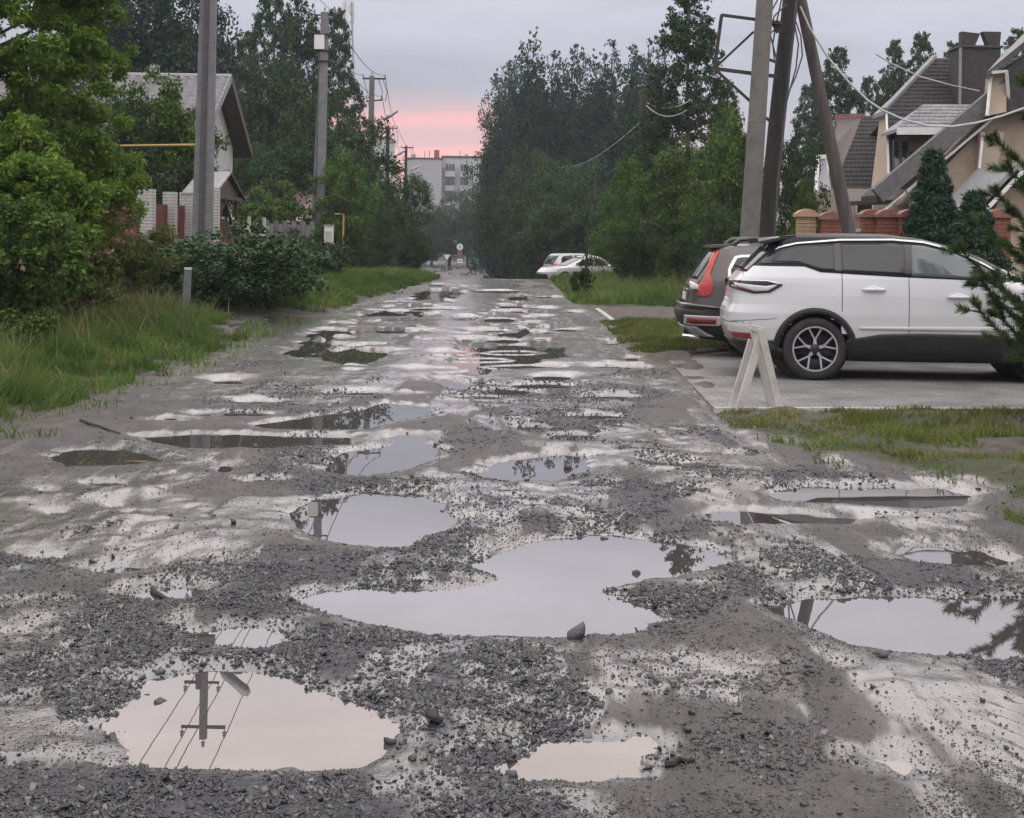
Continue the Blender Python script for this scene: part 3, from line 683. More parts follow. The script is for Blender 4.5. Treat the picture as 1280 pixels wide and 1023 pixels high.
# ------------------------------------------------------------------ trees and shrubs
def leaves(P, O, size, rng_, aspect=.55, droop=.0, up=.35):
    """kite shaped leaves at points P, outward directions O"""
    n = len(P)
    nrm = O * .55 + rng_.normal(0, .6, (n, 3)); nrm[:, 2] += up; nrm /= np.linalg.norm(nrm, axis=1)[:, None]
    t = rng_.normal(0, 1, (n, 3)) + O * .5; t[:, 2] -= droop; t -= nrm * (t * nrm).sum(1)[:, None]; t /= np.linalg.norm(t, axis=1)[:, None] + 1e-9
    b = np.cross(nrm, t); s = (size * rng_.uniform(.6, 1.35, n))[:, None]
    V = np.stack([P - t * s * .5, P + b * s * aspect * .5 - t * s * .05 + nrm * s * .06, P + t * s * .5, P - b * s * aspect * .5 - t * s * .05 + nrm * s * .06], 1)
    return V
def leaf_mesh(name, parts, mat, rng_, rnd=None):
    V = np.concatenate(parts).reshape(-1, 3); n = len(V) // 4
    return np_mesh(name, V, np.arange(n * 4).reshape(n, 4), mat, face_attrs=dict(rnd=rng_.random(n) if rnd is None else rnd))
def ball(n, c, r, rng_, flat=1.0, shell=.5):
    d = rng_.normal(0, 1, (n, 3)); d /= np.linalg.norm(d, axis=1)[:, None]
    q = d * (rng_.random(n) ** shell)[:, None] * np.array([r, r, r * flat]); return np.array(c) + q, d
def clumps_to_leaves(cl, total, size, rng_, **kw):
    w_ = np.array([c[3] ** 2 for c in cl]); w_ = w_ / w_.sum(); out = []
    for c, ww in zip(cl, w_):
        n = max(6, int(total * ww)); P, O = ball(n, c[:3], c[3], rng_, kw.get('flat', .8), kw.get('shell', .55))
        out.append(leaves(P, O, size, rng_, kw.get('aspect', .6), kw.get('droop', .3), kw.get('up', .35)))
    return out
def sub_clumps(cl, k, f, rng_):
    out = []
    for c in cl:
        for i in range(k):
            d = rng_.normal(0, 1, 3); d /= np.linalg.norm(d); d[2] = d[2] * .8 + .1
            out.append((*(np.array(c[:3]) + d * c[3] * rng_.uniform(.55, 1.05)), c[3] * f * rng_.uniform(.6, 1.3)))
    return out
LM = {
 'poplar': leaf_mat('poplar_leaf', (0.017, 0.036, 0.023), (0.046, 0.080, 0.048), None, 0, .5, .2),
 'birch': leaf_mat('birch_leaf', (0.025, 0.050, 0.019), (0.066, 0.109, 0.041), None, 0, .5, .25),
 'bush': leaf_mat('bush_leaf', (0.022, 0.044, 0.016), (0.055, 0.095, 0.032), (0.101, 0.153, 0.054), .06, .5, .22),
 'maple': leaf_mat('maple_leaf', (0.062, 0.126, 0.017), (0.174, 0.280, 0.041), (0.234, 0.338, 0.064), .1, .5, .4),
 'fresh': leaf_mat('fresh_leaf', (0.043, 0.087, 0.017), (0.113, 0.179, 0.037), (0.156, 0.233, 0.060), .08, .5, .3),
 'lilac': leaf_mat('lilac_leaf', (0.019, 0.047, 0.013), (0.047, 0.094, 0.025), (0.122, 0.196, 0.069), .07, .45, .15, spec=.25),
 'spirea': leaf_mat('spirea_leaf', (0.056, 0.095, 0.022), (0.146, 0.186, 0.047), (0.281, 0.168, 0.094), .10, .55, .3),
 'spirea_top': leaf_mat('spirea_flower', (.24, .12, .095), (.36, .21, .16), (.42, .33, .22), .2, .6, .3),
 'flower': leaf_mat('pale_flower', (.55, .42, .36), (.70, .58, .50), None, 0, .6, .3),
 'spruce': leaf_mat('spruce_needle', (0.024, 0.054, 0.034), (0.060, 0.115, 0.067), None, 0, .55, .1),
 'pine': leaf_mat('pine_needle', (0.032, 0.063, 0.021), (0.075, 0.128, 0.039), (0.120, 0.163, 0.052), .05, .5, .15),
}
def trunk_mb(H, r0, lean=.02, limbs=(), top=.92, rng_=None):
    m = MB(); pts = [Vector((lean * H * t * t + math.sin(t * 5 + H) * .02 * r0 * 8, math.cos(t * 4) * .012 * H * t, -.4 + (H * top + .4) * t)) for t in np.linspace(0, 1, 8)]
    m.tube(pts, [r0 * (1.25 - .9 * (i / 7) ** .8) if i else r0 * 1.45 for i in range(8)], 9)
    for (z, c) in limbs:
        t = np.clip((z + .4) / (H * top + .4), 0, 1); i = min(6, int(t * 7)); p = pts[i].lerp(pts[i + 1], t * 7 - i); c = Vector(c)
        mid = p.lerp(c, .5) + Vector((0, 0, -.08 * (c - p).length)); m.tube([p, mid, c], [r0 * .42 * (1.15 - t * .6), r0 * .26, r0 * .08], 6)
    return m
PROTO = {}
def proto(key, H, cl, n, size, mat, r0, limbs=None, **kw):
    """crown and trunk mesh pair, base at the origin"""
    rg = np.random.default_rng(abs(hash(key)) % 1000 if False else sum(map(ord, key)))
    crown = leaf_mesh('crown', clumps_to_leaves(cl, n, size, rg, **kw), LM[mat], rg)
    if limbs is None:
        pick = [cl[i] for i in rg.choice(len(cl), min(14, len(cl)), replace=False)]
        limbs = [(max(.15 * H, c[2] - .35 * (abs(c[0]) + abs(c[1])) - .3), c[:3]) for c in pick]
    tr = trunk_mb(H, r0, .02, limbs).mesh('trunk', M['bark'], smooth=True)
    PROTO[key] = (crown, tr, H)
def poplar_clumps(H, W, ns, rg, base=.03):
    cl = []
    for s in range(ns):
        a = rg.uniform(0, 6.28); r = W * .5 * math.sqrt(rg.random()) * .75 if s else 0
        hs = H * rg.uniform(.72, .98) if s else H
        cx, cy = r * math.cos(a), r * math.sin(a)
        for z in np.arange(H * base, hs, H * .03):
            t = z / hs; rr = W * .5 / math.sqrt(ns) * 1.6 * (1 - t ** 2.2) ** .7 * (.75 + .4 * min(1, t * 3)) + .40
            k = 3
            for _ in range(k):
                b = rg.uniform(0, 6.28); q = rr * rg.uniform(.2, .95)
                cl.append((cx * (1 - .3 * t) + q * math.cos(b), cy * (1 - .3 * t) + q * math.sin(b), z + rg.normal(0, H * .012), rr * rg.uniform(.4, .8)))
    return cl
def round_clumps(H, W, n, rg, lo=.25, rad=.17):
    cl = []
    for i in range(n):
        d = rg.normal(0, 1, 3); d /= np.linalg.norm(d); q = rg.random() ** .4
        z = H * (lo + (1 - lo) * .5) + d[2] * q * H * (1 - lo) * .48
        t = (z / H - lo) / (1 - lo); k = math.sqrt(max(.06, 1 - (2 * t - .85) ** 2 * .8)) if t > .4 else .75 + .4 * t
        cl.append((d[0] * q * W * .5 * k, d[1] * q * W * .5 * k, z, W * rad * rg.uniform(.55, 1.2)))
    return cl
def birch_clumps(H, W, rg, n=280):
    cl = []
    for i in range(n):
        t = rg.random() ** .75 * .95 + .04; r = W * .62 * (1 - t) ** .6 * (.2 + .8 * math.sqrt(rg.random())) * (min(1, t * 4) ** .6) + .12; a = rg.uniform(0, 6.28)
        cl.append((r * math.cos(a), r * math.sin(a), H * t - r * .25, W * .095 * (1.25 - t) * rg.uniform(.6, 1.3) + .14))
    return cl
g_ = np.random.default_rng(11)
for i in range(3): proto(f'poplar{i}', 17., sub_clumps(poplar_clumps(17., 6.0, 5 + i, g_), 2, .7, g_), 52000, .26, 'poplar', .18)
for i in range(2): proto(f'birch{i}', 15., sub_clumps(birch_clumps(15., 6.5, g_), 3, .7, g_), 48000, .18, 'birch', .15, droop=.9)
for i in range(3): proto(f'round{i}', 8., sub_clumps(round_clumps(8., 7., 70, g_, .04), 4, .5, g_), 26000, .16, 'bush', .16)
proto('fresh0', 6., sub_clumps(round_clumps(6., 5., 60, g_, .05), 4, .5, g_), 24000, .14, 'fresh', .12)
proto('fresh1', 6., sub_clumps(birch_clumps(6., 5., g_, 150), 4, .6, g_), 24000, .13, 'fresh', .10, droop=.6)
proto('shrub0', 1.6, sub_clumps(round_clumps(1.6, 3.4, 60, g_, .0, .13), 4, .55, g_), 22000, .085, 'lilac', .05)
proto('shrub1', 2., sub_clumps(round_clumps(2., 2.4, 36, g_, .02, .14), 4, .5, g_), 11000, .10, 'bush', .05)
proto('shrub2', 3., sub_clumps(round_clumps(3., 3.2, 36, g_, .03, .14), 4, .5, g_), 12000, .12, 'fresh', .06)
# spruce
def spruce_proto(key, H, W, n, mat, size):
    rg = np.random.default_rng(7); P, O = [], []; limbs = []
    for z in np.arange(H * .06, H * .97, H * .035):
        t = z / H; Lr = W * .5 * (1 - t) ** .9 + .05; nb = 7
        for b in range(nb):
            a = 6.283 * b / nb + rg.uniform(-.4, .4) + z * 3; L_ = Lr * rg.uniform(.75, 1.15); k = max(4, int(n * L_ / (H * W * 1.9)))
            u = rg.random(k) ** .7 * L_; sp = (.10 * L_ + .05) * rg.normal(0, 1, k)
            P.append(np.stack([np.cos(a) * u - np.sin(a) * sp, np.sin(a) * u + np.cos(a) * sp, z - u * .28 + (u / L_) ** 2 * L_ * .22 + rg.normal(0, .035 * H * .3, k)], -1))
            O.append(np.repeat([[math.cos(a), math.sin(a), -.25]], k, 0))
            if b % 2 == 0: limbs.append((z, (math.cos(a) * L_ * .9, math.sin(a) * L_ * .9, z - L_ * .1)))
    P, O = np.concatenate(P), np.concatenate(O)
    PROTO[key] = (leaf_mesh('crown', [leaves(P, O, size, rg, .28, .4, .2)], LM[mat], rg), trunk_mb(H, H * .022, .0, limbs[::2]).mesh('trunk', M['bark'], smooth=True), H)
spruce_proto('spruce0', 4., 2.2, 9000, 'spruce', .17)
def plant(name, key, px, D, ytop, label, cat='tree', group=None, wide=1.0, X=None, zb=None, H=None):
    cr, tr, H0 = PROTO[key]
    p = at(px, 300, D); x = p.x if X is None else X
    zb = float(terrain(np.array([x]), np.array([D]))[0]) if zb is None else zb
    h = H if H else at(px, ytop, D).z - zb
    s = h / H0; t = empty(name, (x, D, zb), label, cat, group, random.uniform(0, 6.28)); t.scale = (s * wide, s * wide, s)
    link('trunk', tr, t); link('crown', cr, t); return t
random.seed(21)
# right hand poplar row
grp = 'poplars in the tall row right of the far road'
for i, (px, D, yt, wd_) in enumerate([(630, 138, 84, .62), (660, 122, 42, .72), (690, 118, 62, .62), (716, 132, 58, .75), (745, 116, 70, .7), (762, 112, 48, .62), (786, 108, 58, .75), (645, 150, 62, .8), (812, 118, 44, .75)]):
    plant('poplar_tree', f'poplar{i % 3}', px, D, yt, 'tall dark poplar in the dense row right of the far road end', 'tree', grp, wd_)
for i, (px, D, yt, wd_) in enumerate([(640, 128, 215, .5), (662, 112, 185, .7), (705, 96, 215, 1.0), (680, 104, 195, .8), (740, 92, 205, 1.0)]):
    plant('understorey_tree', f'round{i % 3}', px, D, yt, 'dark bushy tree filling in below the tall poplar row', 'tree', 'bushy trees below the poplar row', wd_)
plant('birch_tree', 'birch0', 858, 64, -25, 'tallest ragged tree behind the leaning concrete pole', 'tree', None, .92)
plant('birch_tree', 'birch1', 815, 70, 105, 'drooping green birch behind the lone dark wooden pole', 'tree', None, .9)
plant('birch_tree', 'birch1', 905, 58, 105, 'pale green birch just left of the leaning concrete pole', 'tree', None, .85)
plant('leafy_shrub', 'fresh1', 785, 56, 200, 'loose green shrub at the foot of the lone wooden pole', 'shrub', None, .8)
plant('leafy_shrub', 'fresh0', 850, 50, 185, 'big round green shrub behind the brown estate car', 'shrub', None, .85)
plant('leafy_shrub', 'fresh0', 915, 44, 150, 'bright green shrub right behind the concrete utility pole', 'shrub', None, .62)
plant('leafy_shrub', 'round1', 800, 47, 265, 'dark low shrub behind the lush grass by the lane', 'shrub', None, .9)
plant('leafy_shrub', 'round2', 885, 40, 255, 'dark shrub behind the roof of the brown estate car', 'shrub', None, .8)
plant('leafy_shrub', 'round0', 990, 40, 170, 'dark shrub between the wooden poles and the dark roofed house', 'shrub', None, .5)
plant('leafy_shrub', 'shrub1', 728, 40.5, 331, 'small dark roadside bush in front of the far parked cars', 'shrub', None, .62)
plant('leafy_shrub', 'fresh1', 1008, 36, 225, 'slim light green shrub left of the tan brick pillar', 'shrub', None, .45)
grp = 'birches behind the dark roofed houses'
for i, (px, D, yt, wd_) in enumerate([(1042, 88, 55, .8), (1085, 95, 95, .7), (1115, 86, 45, .55), (1150, 96, 40, .6), (1190, 100, 48, .7), (1010, 96, 105, .7), (1270, 90, 32, .8)]):
    plant('background_birch', f'birch{i % 2}', px, D, yt, ['tall birch seen just right of the leaning brace', 'birch seen over the low dark wing of the house', 'slim birch above the left hip of the mansard roof', 'slim tall birch above the mansard ridge', 'birch hidden partly by the big dark chimney', 'lower birch seen between wooden pole and leaning brace', 'birch at the right edge above the beige house'][i], 'tree', grp, wd_)
# left
grp = 'tall dark trees behind the grey tiled house'
for i, (px, D, yt, wd_) in enumerate([(95, 74, -60, .9), (150, 80, -90, .9), (205, 76, -70, .9), (252, 84, -55, .62)]):
    plant('tall_tree', f'poplar{(i + 1) % 3}', px, D, yt, ['tall dark tree above the left end of the grey tiled ridge', 'tall dark tree above the middle of the grey tiled ridge', 'tall dark tree just left of the nearest concrete pole', 'tall dark tree showing just right of the nearest concrete pole'][i], 'tree', grp, wd_ * 1.1)
for i, (px, D, yt, wd_, lab) in enumerate([(305, 98, 35, .62, 'slim see-through tree left of the second concrete pole'), (335, 94, -18, .72, 'tallest airy tree behind the second concrete pole'), (372, 100, -30, .62, 'airy tree whose top rises right behind the pole box'), (418, 96, 10, .62, 'airy tree at the right end of the group under the mast')]):
    plant('aspen_tree', f'birch{i % 2}', px, D, yt, lab, 'tree', None, wd_)
plant('broad_tree', 'round0', 330, 76, 92, 'broad dark tree behind the pink roofed house', 'tree', None, .8)
plant('broad_tree', 'round1', 398, 72, 112, 'broad dark tree right behind the second concrete pole', 'tree', None, .85)
plant('broad_tree', 'round2', 440, 80, 150, 'dark tree under the third concrete pole', 'tree', None, .75)
plant('broad_tree', 'round1', 470, 70, 205, 'round dark tree overhanging the left side of the far road', 'tree', None, .95)
plant('broad_tree', 'round0', 505, 88, 215, 'rightmost dark tree left of the far road in front of the flats', 'tree', None, .7)
plant('broad_tree', 'fresh0', 430, 62, 195, 'green tree above the gas pipe on the left', 'tree', None, .8)
plant('broad_tree', 'round2', 285, 66, 175, 'dark tree right of the grey tiled house', 'tree', None, .8)
# end of the road
grp = 'hazy trees closing the end of the road'
for i, (px, D, yt, wd_) in enumerate([(540, 215, 262, 1.0), (562, 205, 246, 1.1), (585, 220, 240, .9), (602, 200, 232, .8), (520, 200, 250, 1.0)]):
    plant('far_tree', f'round{i % 3}', px, D, yt, 'hazy tree closing the end of the road before the flats', 'tree', grp, wd_)
# yard trees left
plant('garden_tree', 'fresh0', 195, 41.5, 105, 'bright leafy garden tree behind the white brick pillars', 'tree', None, .85)
plant('garden_tree', 'round1', 135, 39.5, 90, 'dark garden tree below the grey tiled roof', 'tree', None, .8)
plant('garden_tree', 'fresh1', 165, 40.5, 150, 'light leafy garden tree close to the leftmost white pillar', 'tree', None, .6)
plant('garden_tree', 'round2', 245, 43, 140, 'small dark garden tree between pillars and first concrete pole', 'tree', None, .5)
plant('garden_shrub', 'shrub2', 322, 60, 243, 'light green garden shrub behind the low fence', 'shrub', None, 1.1)
plant('garden_shrub', 'shrub2', 356, 62, 236, 'rounded garden shrub left of the second concrete pole', 'shrub', None, .9)
plant('roadside_bush', 'shrub0', 222, 32.4, 302, 'dark glossy bush filling the gap behind the white marker post', 'shrub', None, 1.0)
plant('roadside_bush', 'shrub0', 292, 31.4, 292, 'largest dark glossy roadside bush right of the white marker post', 'shrub', None, 1.32)
plant('roadside_bush', 'shrub0', 378, 46, 294, 'second dark roadside bush in front of the second pole', 'shrub', None, .95)
plant('roadside_bush', 'shrub1', 430, 54, 302, 'third roadside bush right of the white box post', 'shrub', None, .8)
plant('roadside_bush', 'round2', 515, 66, 285, 'low dark bush at the left verge of the far road', 'shrub', None, .8)
plant('roadside_bush', 'round0', 478, 60, 262, 'tall dark bush behind the grassy left verge', 'shrub', None, .75)
# big maple at the left edge (own crown)
g2 = np.random.default_rng(31)
def own_tree(name, px, D, cl, n, size, mat, label, r0, extra=(), cat='tree', H=None, **kw):
    p = at(px, 300, D); zb = float(terrain(np.array([p.x]), np.array([D]))[0]); t = empty(name, (p.x, D, zb), label, cat)
    link('crown', leaf_mesh('crown', clumps_to_leaves(cl, n, size, g2, **kw), LM[mat], g2), t)
    pick = [cl[i] for i in g2.choice(len(cl), min(16, len(cl)), replace=False)]
    trunk_mb(H or max(c[2] for c in cl), r0, .02, [(max(.3, c[2] - .5 * math.hypot(c[0], c[1]) - .2), c[:3]) for c in pick]).build('trunk', M['bark'], t, world=False, smooth=True)
    for nm, cl2, n2, sz2, m2 in extra: link(nm, leaf_mesh(nm, clumps_to_leaves(cl2, n2, sz2, g2, shell=.9), LM[m2], g2), t)['kind'] = 'stuff'
    return t
cl = []
for i in range(240):
    z = g2.uniform(.4, 7.5); lim = np.interp(z, [0, 1, 2.6, 3.6, 4.4, 5.2, 7.5], [1.3, 2.0, 2.55, 2.5, 2.1, 1.75, 1.4]); a = g2.uniform(0, 6.28); r = lim * math.sqrt(g2.random()) * .95
    cl.append((r * math.cos(a), r * math.sin(a), z, g2.uniform(.25, .48)))
own_tree('maple_tree', -14, 24.0, sub_clumps(cl, 3, .65, g2), 150000, .095, 'maple', 'big bright yellow green leafy tree at the left edge', .08, aspect=.42, droop=.5, flat=.7)
cl = [(x * 1.2, y * 1.2, z, r) for x, y, z, r in round_clumps(4.6, 2.6, 80, g2, .05, .15)]
own_tree('young_maple_tree', 70, 26.5, sub_clumps(cl, 3, .6, g2), 44000, .095, 'maple', 'smaller leafy tree behind the pink tipped spirea bush', .07, aspect=.42, droop=.5)
cl = round_clumps(3.3, 2.1, 60, g2, .02, .15)
own_tree('young_maple_tree', 20, 20.8, sub_clumps(cl, 3, .6, g2), 38000, .09, 'maple', 'low leafy sapling in front of the big maple trunk', .05, aspect=.42, droop=.5)
cl = round_clumps(2.1, 2.2, 46, g2, .03, .14); top = [(c[0] * 1.02, c[1] * 1.02, c[2] + .10, .12) for c in cl if c[2] > 1.15]
own_tree('spirea_bush', 128, 25.5, sub_clumps(cl, 4, .55, g2), 22000, .065, 'spirea', 'tall spirea bush with pink flower tips left of the dark bushes', .03, [('flower', top, 1500, .07, 'spirea_top')], 'shrub', H=1.6, aspect=.35)
cl = round_clumps(1.9, 2.2, 46, g2, .03, .14); fl = [(c[0] * 1.05, c[1] * 1.05, c[2] + .05, .1) for c in cl[:9] if c[1] < .3]
own_tree('flowering_bush', 8, 18.8, sub_clumps(cl, 4, .55, g2), 30000, .065, 'fresh', 'dark bush with a few pale blossoms at the left edge', .03, [('flower', fl, 70, .085, 'flower')], 'shrub', H=1.5)
cl = round_clumps(1.7, 1.5, 30, g2, .03, .15); top = [(c[0], c[1], c[2] + .1, .1) for c in cl if c[2] > .9]
own_tree('spirea_bush', 92, 21.8, sub_clumps(cl, 4, .55, g2), 13000, .065, 'spirea', 'smaller reddish spirea bush between dark bush and taller spirea', .03, [('flower', top, 700, .07, 'spirea_top')], 'shrub', H=1.3, aspect=.35)
plant('garden_spruce', 'spruce0', 1166, 28.5, 178, 'small dark spruce behind the brick fence', 'tree', None, 1.0)
plant('garden_spruce', 'spruce0', 1218, 27, 232, 'lower green conifer between small spruce and big pine', 'tree', None, 1.3)

# big pine at the right edge, branches of needle tufts
def pine(px, D, H):
    p = at(px, 300, D); zb = float(terrain(np.array([p.x]), np.array([D]))[0])
    t = empty('pine_tree', (p.x, D, zb), 'big pine at the right edge in front of the white car', 'tree')
    m = MB(); m.tube([(0, 0, -.4), (.02, 0, H * .4), (0, .03, H * .75), (0, 0, H)], [.13, .10, .06, .015], 9); m.build('trunk', M['bark'], t, world=False, smooth=True)
    rg = np.random.default_rng(5); z = .42
    me_need = None
    while z < H * .97:
        t_ = z / H; Lr = 1.75 * (1 - t_) ** .62 * (.75 + .25 * min(1, z / 1.2)) + .12; nb = 8
        for b in range(nb):
            a = 6.283 * b / nb + rg.uniform(-.35, .35) + z * 2.1; Lb = Lr * rg.uniform(.72, 1.12)
            d = np.array([math.cos(a), math.sin(a)]); q = [] 
            ns_ = 7
            for s_ in range(ns_):
                u = s_ / (ns_ - 1); q.append(np.array([d[0] * Lb * u, d[1] * Lb * u, z + Lb * (-.10 * u + .42 * u * u * u) + .03 * math.sin(5 * u + b)]))
            br = MB(); br.tube([tuple(v) for v in q], [.026 * (1 - .75 * i / (ns_ - 1)) * (1.2 - t_ * .7) for i in range(ns_)], 5)
            # side twigs
            tw = [(q[i], q[min(i + 1, ns_ - 1)], 1.0) for i in range(2, ns_ - 1)]; axes = [(q[i], q[i + 1]) for i in range(2, ns_ - 1)]
            for i in range(2, ns_):
                for sgn in (-1, 1):
                    ln = Lb * .30 * (1.1 - i / ns_ * .5) * rg.uniform(.6, 1.1); sd_ = np.array([-d[1], d[0]]) * sgn
                    e = q[i] + np.array([*(sd_ * .75 + d * .55) * ln, ln * rg.uniform(.1, .5)]); br.tube([tuple(q[i]), tuple(e)], [.009, .005], 4); axes.append((q[i] * .55 + e * .45, e))
            axes.append((q[-1], q[-1] + np.array([d[0] * .05, d[1] * .05, .10])))
            V = []
            for (A, B) in axes:
                Lx = np.linalg.norm(B - A); k = int(110 + 520 * Lx); u = rg.random(k)[:, None]; base = A + (B - A) * u; ax = (B - A) / (Lx + 1e-9)
                nd = rg.normal(0, 1, (k, 3)); nd -= ax * (nd @ ax)[:, None]; nd /= np.linalg.norm(nd, axis=1)[:, None]; dr_ = nd * .8 + ax * .75; dr_ /= np.linalg.norm(dr_, axis=1)[:, None]
                sw = np.cross(dr_, rg.normal(0, 1, (k, 3))); sw /= np.linalg.norm(sw, axis=1)[:, None]
                Ln = rg.uniform(.055, .10, (k, 1)); V.append(np.stack([base - sw * .0034, base + sw * .0034, base + dr_ * Ln + sw * .0015], 1))
            V = np.concatenate(V).reshape(-1, 3)
            bo = br.build('branch', M['bark'], t, world=False)
            link('needles', np_mesh('needles', V, np.arange(len(V)).reshape(-1, 3), LM['pine'], face_attrs=dict(rnd=rg.random(len(V) // 3))), bo)
        z += .29 * rg.uniform(.85, 1.1)
pine(1438, 13.6, 4.1)
# ------------------------------------------------------------------ buildings, fences, poles, signs
def tz(x, y): return float(terrain(np.array([float(x)]), np.array([float(y)]))[0])
def wave_roof(parent, name, mat, E0, E1, R0, R1, ncol, nrow, off):
    """profiled metal tile sheet between eave E0-E1 and ridge R0-R1 (world), real waves and steps"""
    E0, E1, R0, R1 = map(lambda v: np.array(v, float), (E0, E1, R0, R1))
    nrm = np.cross(E1 - E0, R0 - E0); nrm /= np.linalg.norm(nrm); nrm *= np.sign(nrm[2])
    us = np.linspace(0, 1, ncol * 4 + 1); vs = []
    for r in range(nrow): vs += [(r / nrow + 1e-4, .11), ((r + 1) / nrow, .0)]
    V = []
    for v, h in vs:
        a = E0 + (R0 - E0) * v; b = E1 + (R1 - E1) * v
        V.append(a[None] + (b - a)[None] * us[:, None] + nrm[None] * (h + .03 * np.cos(us * ncol * 2 * math.pi))[:, None])
    V = np.array(V); nr_, nc_ = V.shape[:2]; I = np.arange(nr_ * nc_).reshape(nr_, nc_)
    q = np.stack([I[:-1, :-1], I[:-1, 1:], I[1:, 1:], I[1:, :-1]], -1).reshape(-1, 4)
    return link(name, np_mesh(name, V.reshape(-1, 3) - np.array(off), q, mat), parent)
def shingled(parent, name, mat, A, B, Cc, D, nu, nv, off, rg, lift=.03, skip=None):
    """courses of separate raised shingles on the quad A-B (eave) to D-C (ridge)"""
    A, B, Cc, D = map(lambda v: np.array(v, float), (A, B, Cc, D)); nrm = np.cross(B - A, D - A); nrm /= np.linalg.norm(nrm)
    if nrm @ (np.array([0, 0, CH]) - A) < 0: nrm = -nrm
    V, Q = [], []; P = lambda u, v: (A * (1 - u) + B * u) * (1 - v) + (D * (1 - u) + Cc * u) * v
    for j in range(nv):
        n_ = max(1, int(round(nu * np.linalg.norm(P(1, j / nv) - P(0, j / nv)) / max(np.linalg.norm(B - A), 1e-6)))) if nu > 1 else 1
        for i in range(n_):
            o_ = .5 * (j % 2) / n_; u0, u1 = max(0, (i + .02) / n_ - o_), min(1, (i + .98) / n_ - o_ if i < n_ - 1 else 1)
            h = lift * rg.uniform(.7, 1.3); b = len(V); v0, v1 = j / nv, min(1, (j + 1.12) / nv)
            V += [P(u0, v0) + nrm * h, P(u1, v0) + nrm * h, P(u1, v1) + nrm * .004, P(u0, v1) + nrm * .004, P(u0, v0), P(u1, v0)]
            Q += [(b, b + 1, b + 2, b + 3), (b + 4, b + 5, b + 1, b)]
    o = link(name, np_mesh(name, np.array(V) - np.array(off), np.array(Q), mat), parent); o['kind'] = 'stuff'; return o
rgb = np.random.default_rng(77)

# grey tiled house on the left
def house_left():
    xr = at(288, 97, 48).x; zr = at(288, 97, 48).z; ze = zr - 1.95; x0 = xr - 13
    t = empty('house', (xr - .5, 48, .3), 'white house with grey metal tile roof on the left', 'house'); off = t.location
    MB().slab([(x0, 44.7, ze - .1), (x0, 51.3, ze - .1), (x0, 51.3, -.4), (x0, 44.7, -.4)], (xr - .5 - x0, 0, 0)).build('wall', M['white_wall'], t)
    MB().slab([(xr - .5, 44.7, ze - .1), (xr - .5, 51.3, ze - .1), (xr - .5, 48, zr - .18)], (-12, 0, 0)).build('gable', M['white_wall'], t)
    MB().slab([(x0, 44.0, ze - .25), (xr, 44.0, ze - .25), (xr, 48, zr - .06), (x0, 48, zr - .06)], (0, 0, -.12)).build('soffit', M['brown_tin'], t)
    MB().slab([(x0, 52.0, ze - .25), (xr, 52.0, ze - .25), (xr, 48, zr - .05), (x0, 48, zr - .05)], (0, 0, -.14)).build('soffit', M['brown_tin'], t)
    for y_ in (44.0, 52.0):
        MB().bar((xr + .02, y_, ze - .26), (xr + .02, 48, zr - .02), .05, .26).build('barge_board', M['shingle_edge'] if y_ < 48 else M['brown_tin'], t)
    wave_roof(t, 'tile_sheet', M['tile_roof'], (x0, 43.95, ze - .22), (xr + .03, 43.95, ze - .22), (x0, 48, zr), (xr + .03, 48, zr), 42, 14, off)
    wave_roof(t, 'tile_sheet', M['tile_roof'], (x0, 52.05, ze - .22), (xr + .03, 52.05, ze - .22), (x0, 48, zr), (xr + .03, 48, zr), 42, 14, off)
    MB().tube([(x0, 48, zr + .02), (xr + .03, 48, zr + .02)], .09, 8).build('ridge_cap', M['tile_roof'], t)
    f = MB().box((xr - .47, 46.3, 3.3), (.06, .5, 1.5)).build('window', M['shingle_edge'], t)
    MB().box((xr - .445, 46.3, 3.3), (.03, .38, 1.36)).build('pane', M['dark_glass'], f)
    MB().box((xr - 2.2, 47.2, zr + .12), (.25, .25, .3)).build('roof_vent', M['galv'], t)
house_left()
def house_pink():
    xr = at(410, 242, 72).x; zr = at(410, 240, 72).z; ze = zr - 1.25; x0 = at(285, 240, 72).x; t = empty('low_house', (xr, 72, -.5), 'low house with faded pink roof left of the second pole', 'house')
    MB().slab([(x0, 69, ze), (xr - .3, 69, ze), (xr - .3, 69, -1.2), (x0, 69, -1.2)], (0, 6, 0)).build('wall', M['white_wall'], t)
    MB().slab([(xr - .3, 69, ze), (xr - .3, 75, ze), (xr - .3, 72, zr - .1)], (-.2, 0, 0)).build('gable', M['brown_tin'], t)
    for y_ in (68.4, 75.6):
        MB().slab([(x0, y_, ze - .2), (xr, y_, ze - .2), (xr, 72, zr), (x0, 72, zr)], (0, 0, -.1)).build('roof', M['pink_roof'], t)
    MB().bar((xr + .02, 68.4, ze - .25), (xr + .02, 72, zr - .05), .06, .25).build('barge_board', M['brown_tin'], t)
    for k in range(5): MB().bar((x0 + 1 + k * .9, 68.6, ze - .08), (x0 + 1 + k * .9, 72, zr + .03), .05, .05).build('roof_seam', M['pink_roof'], t)
    MB().box((at(332, 240, 72).x, 71.7, zr + .1), (.4, .4, .7)).build('chimney', M['white_brick'], t)
house_pink()
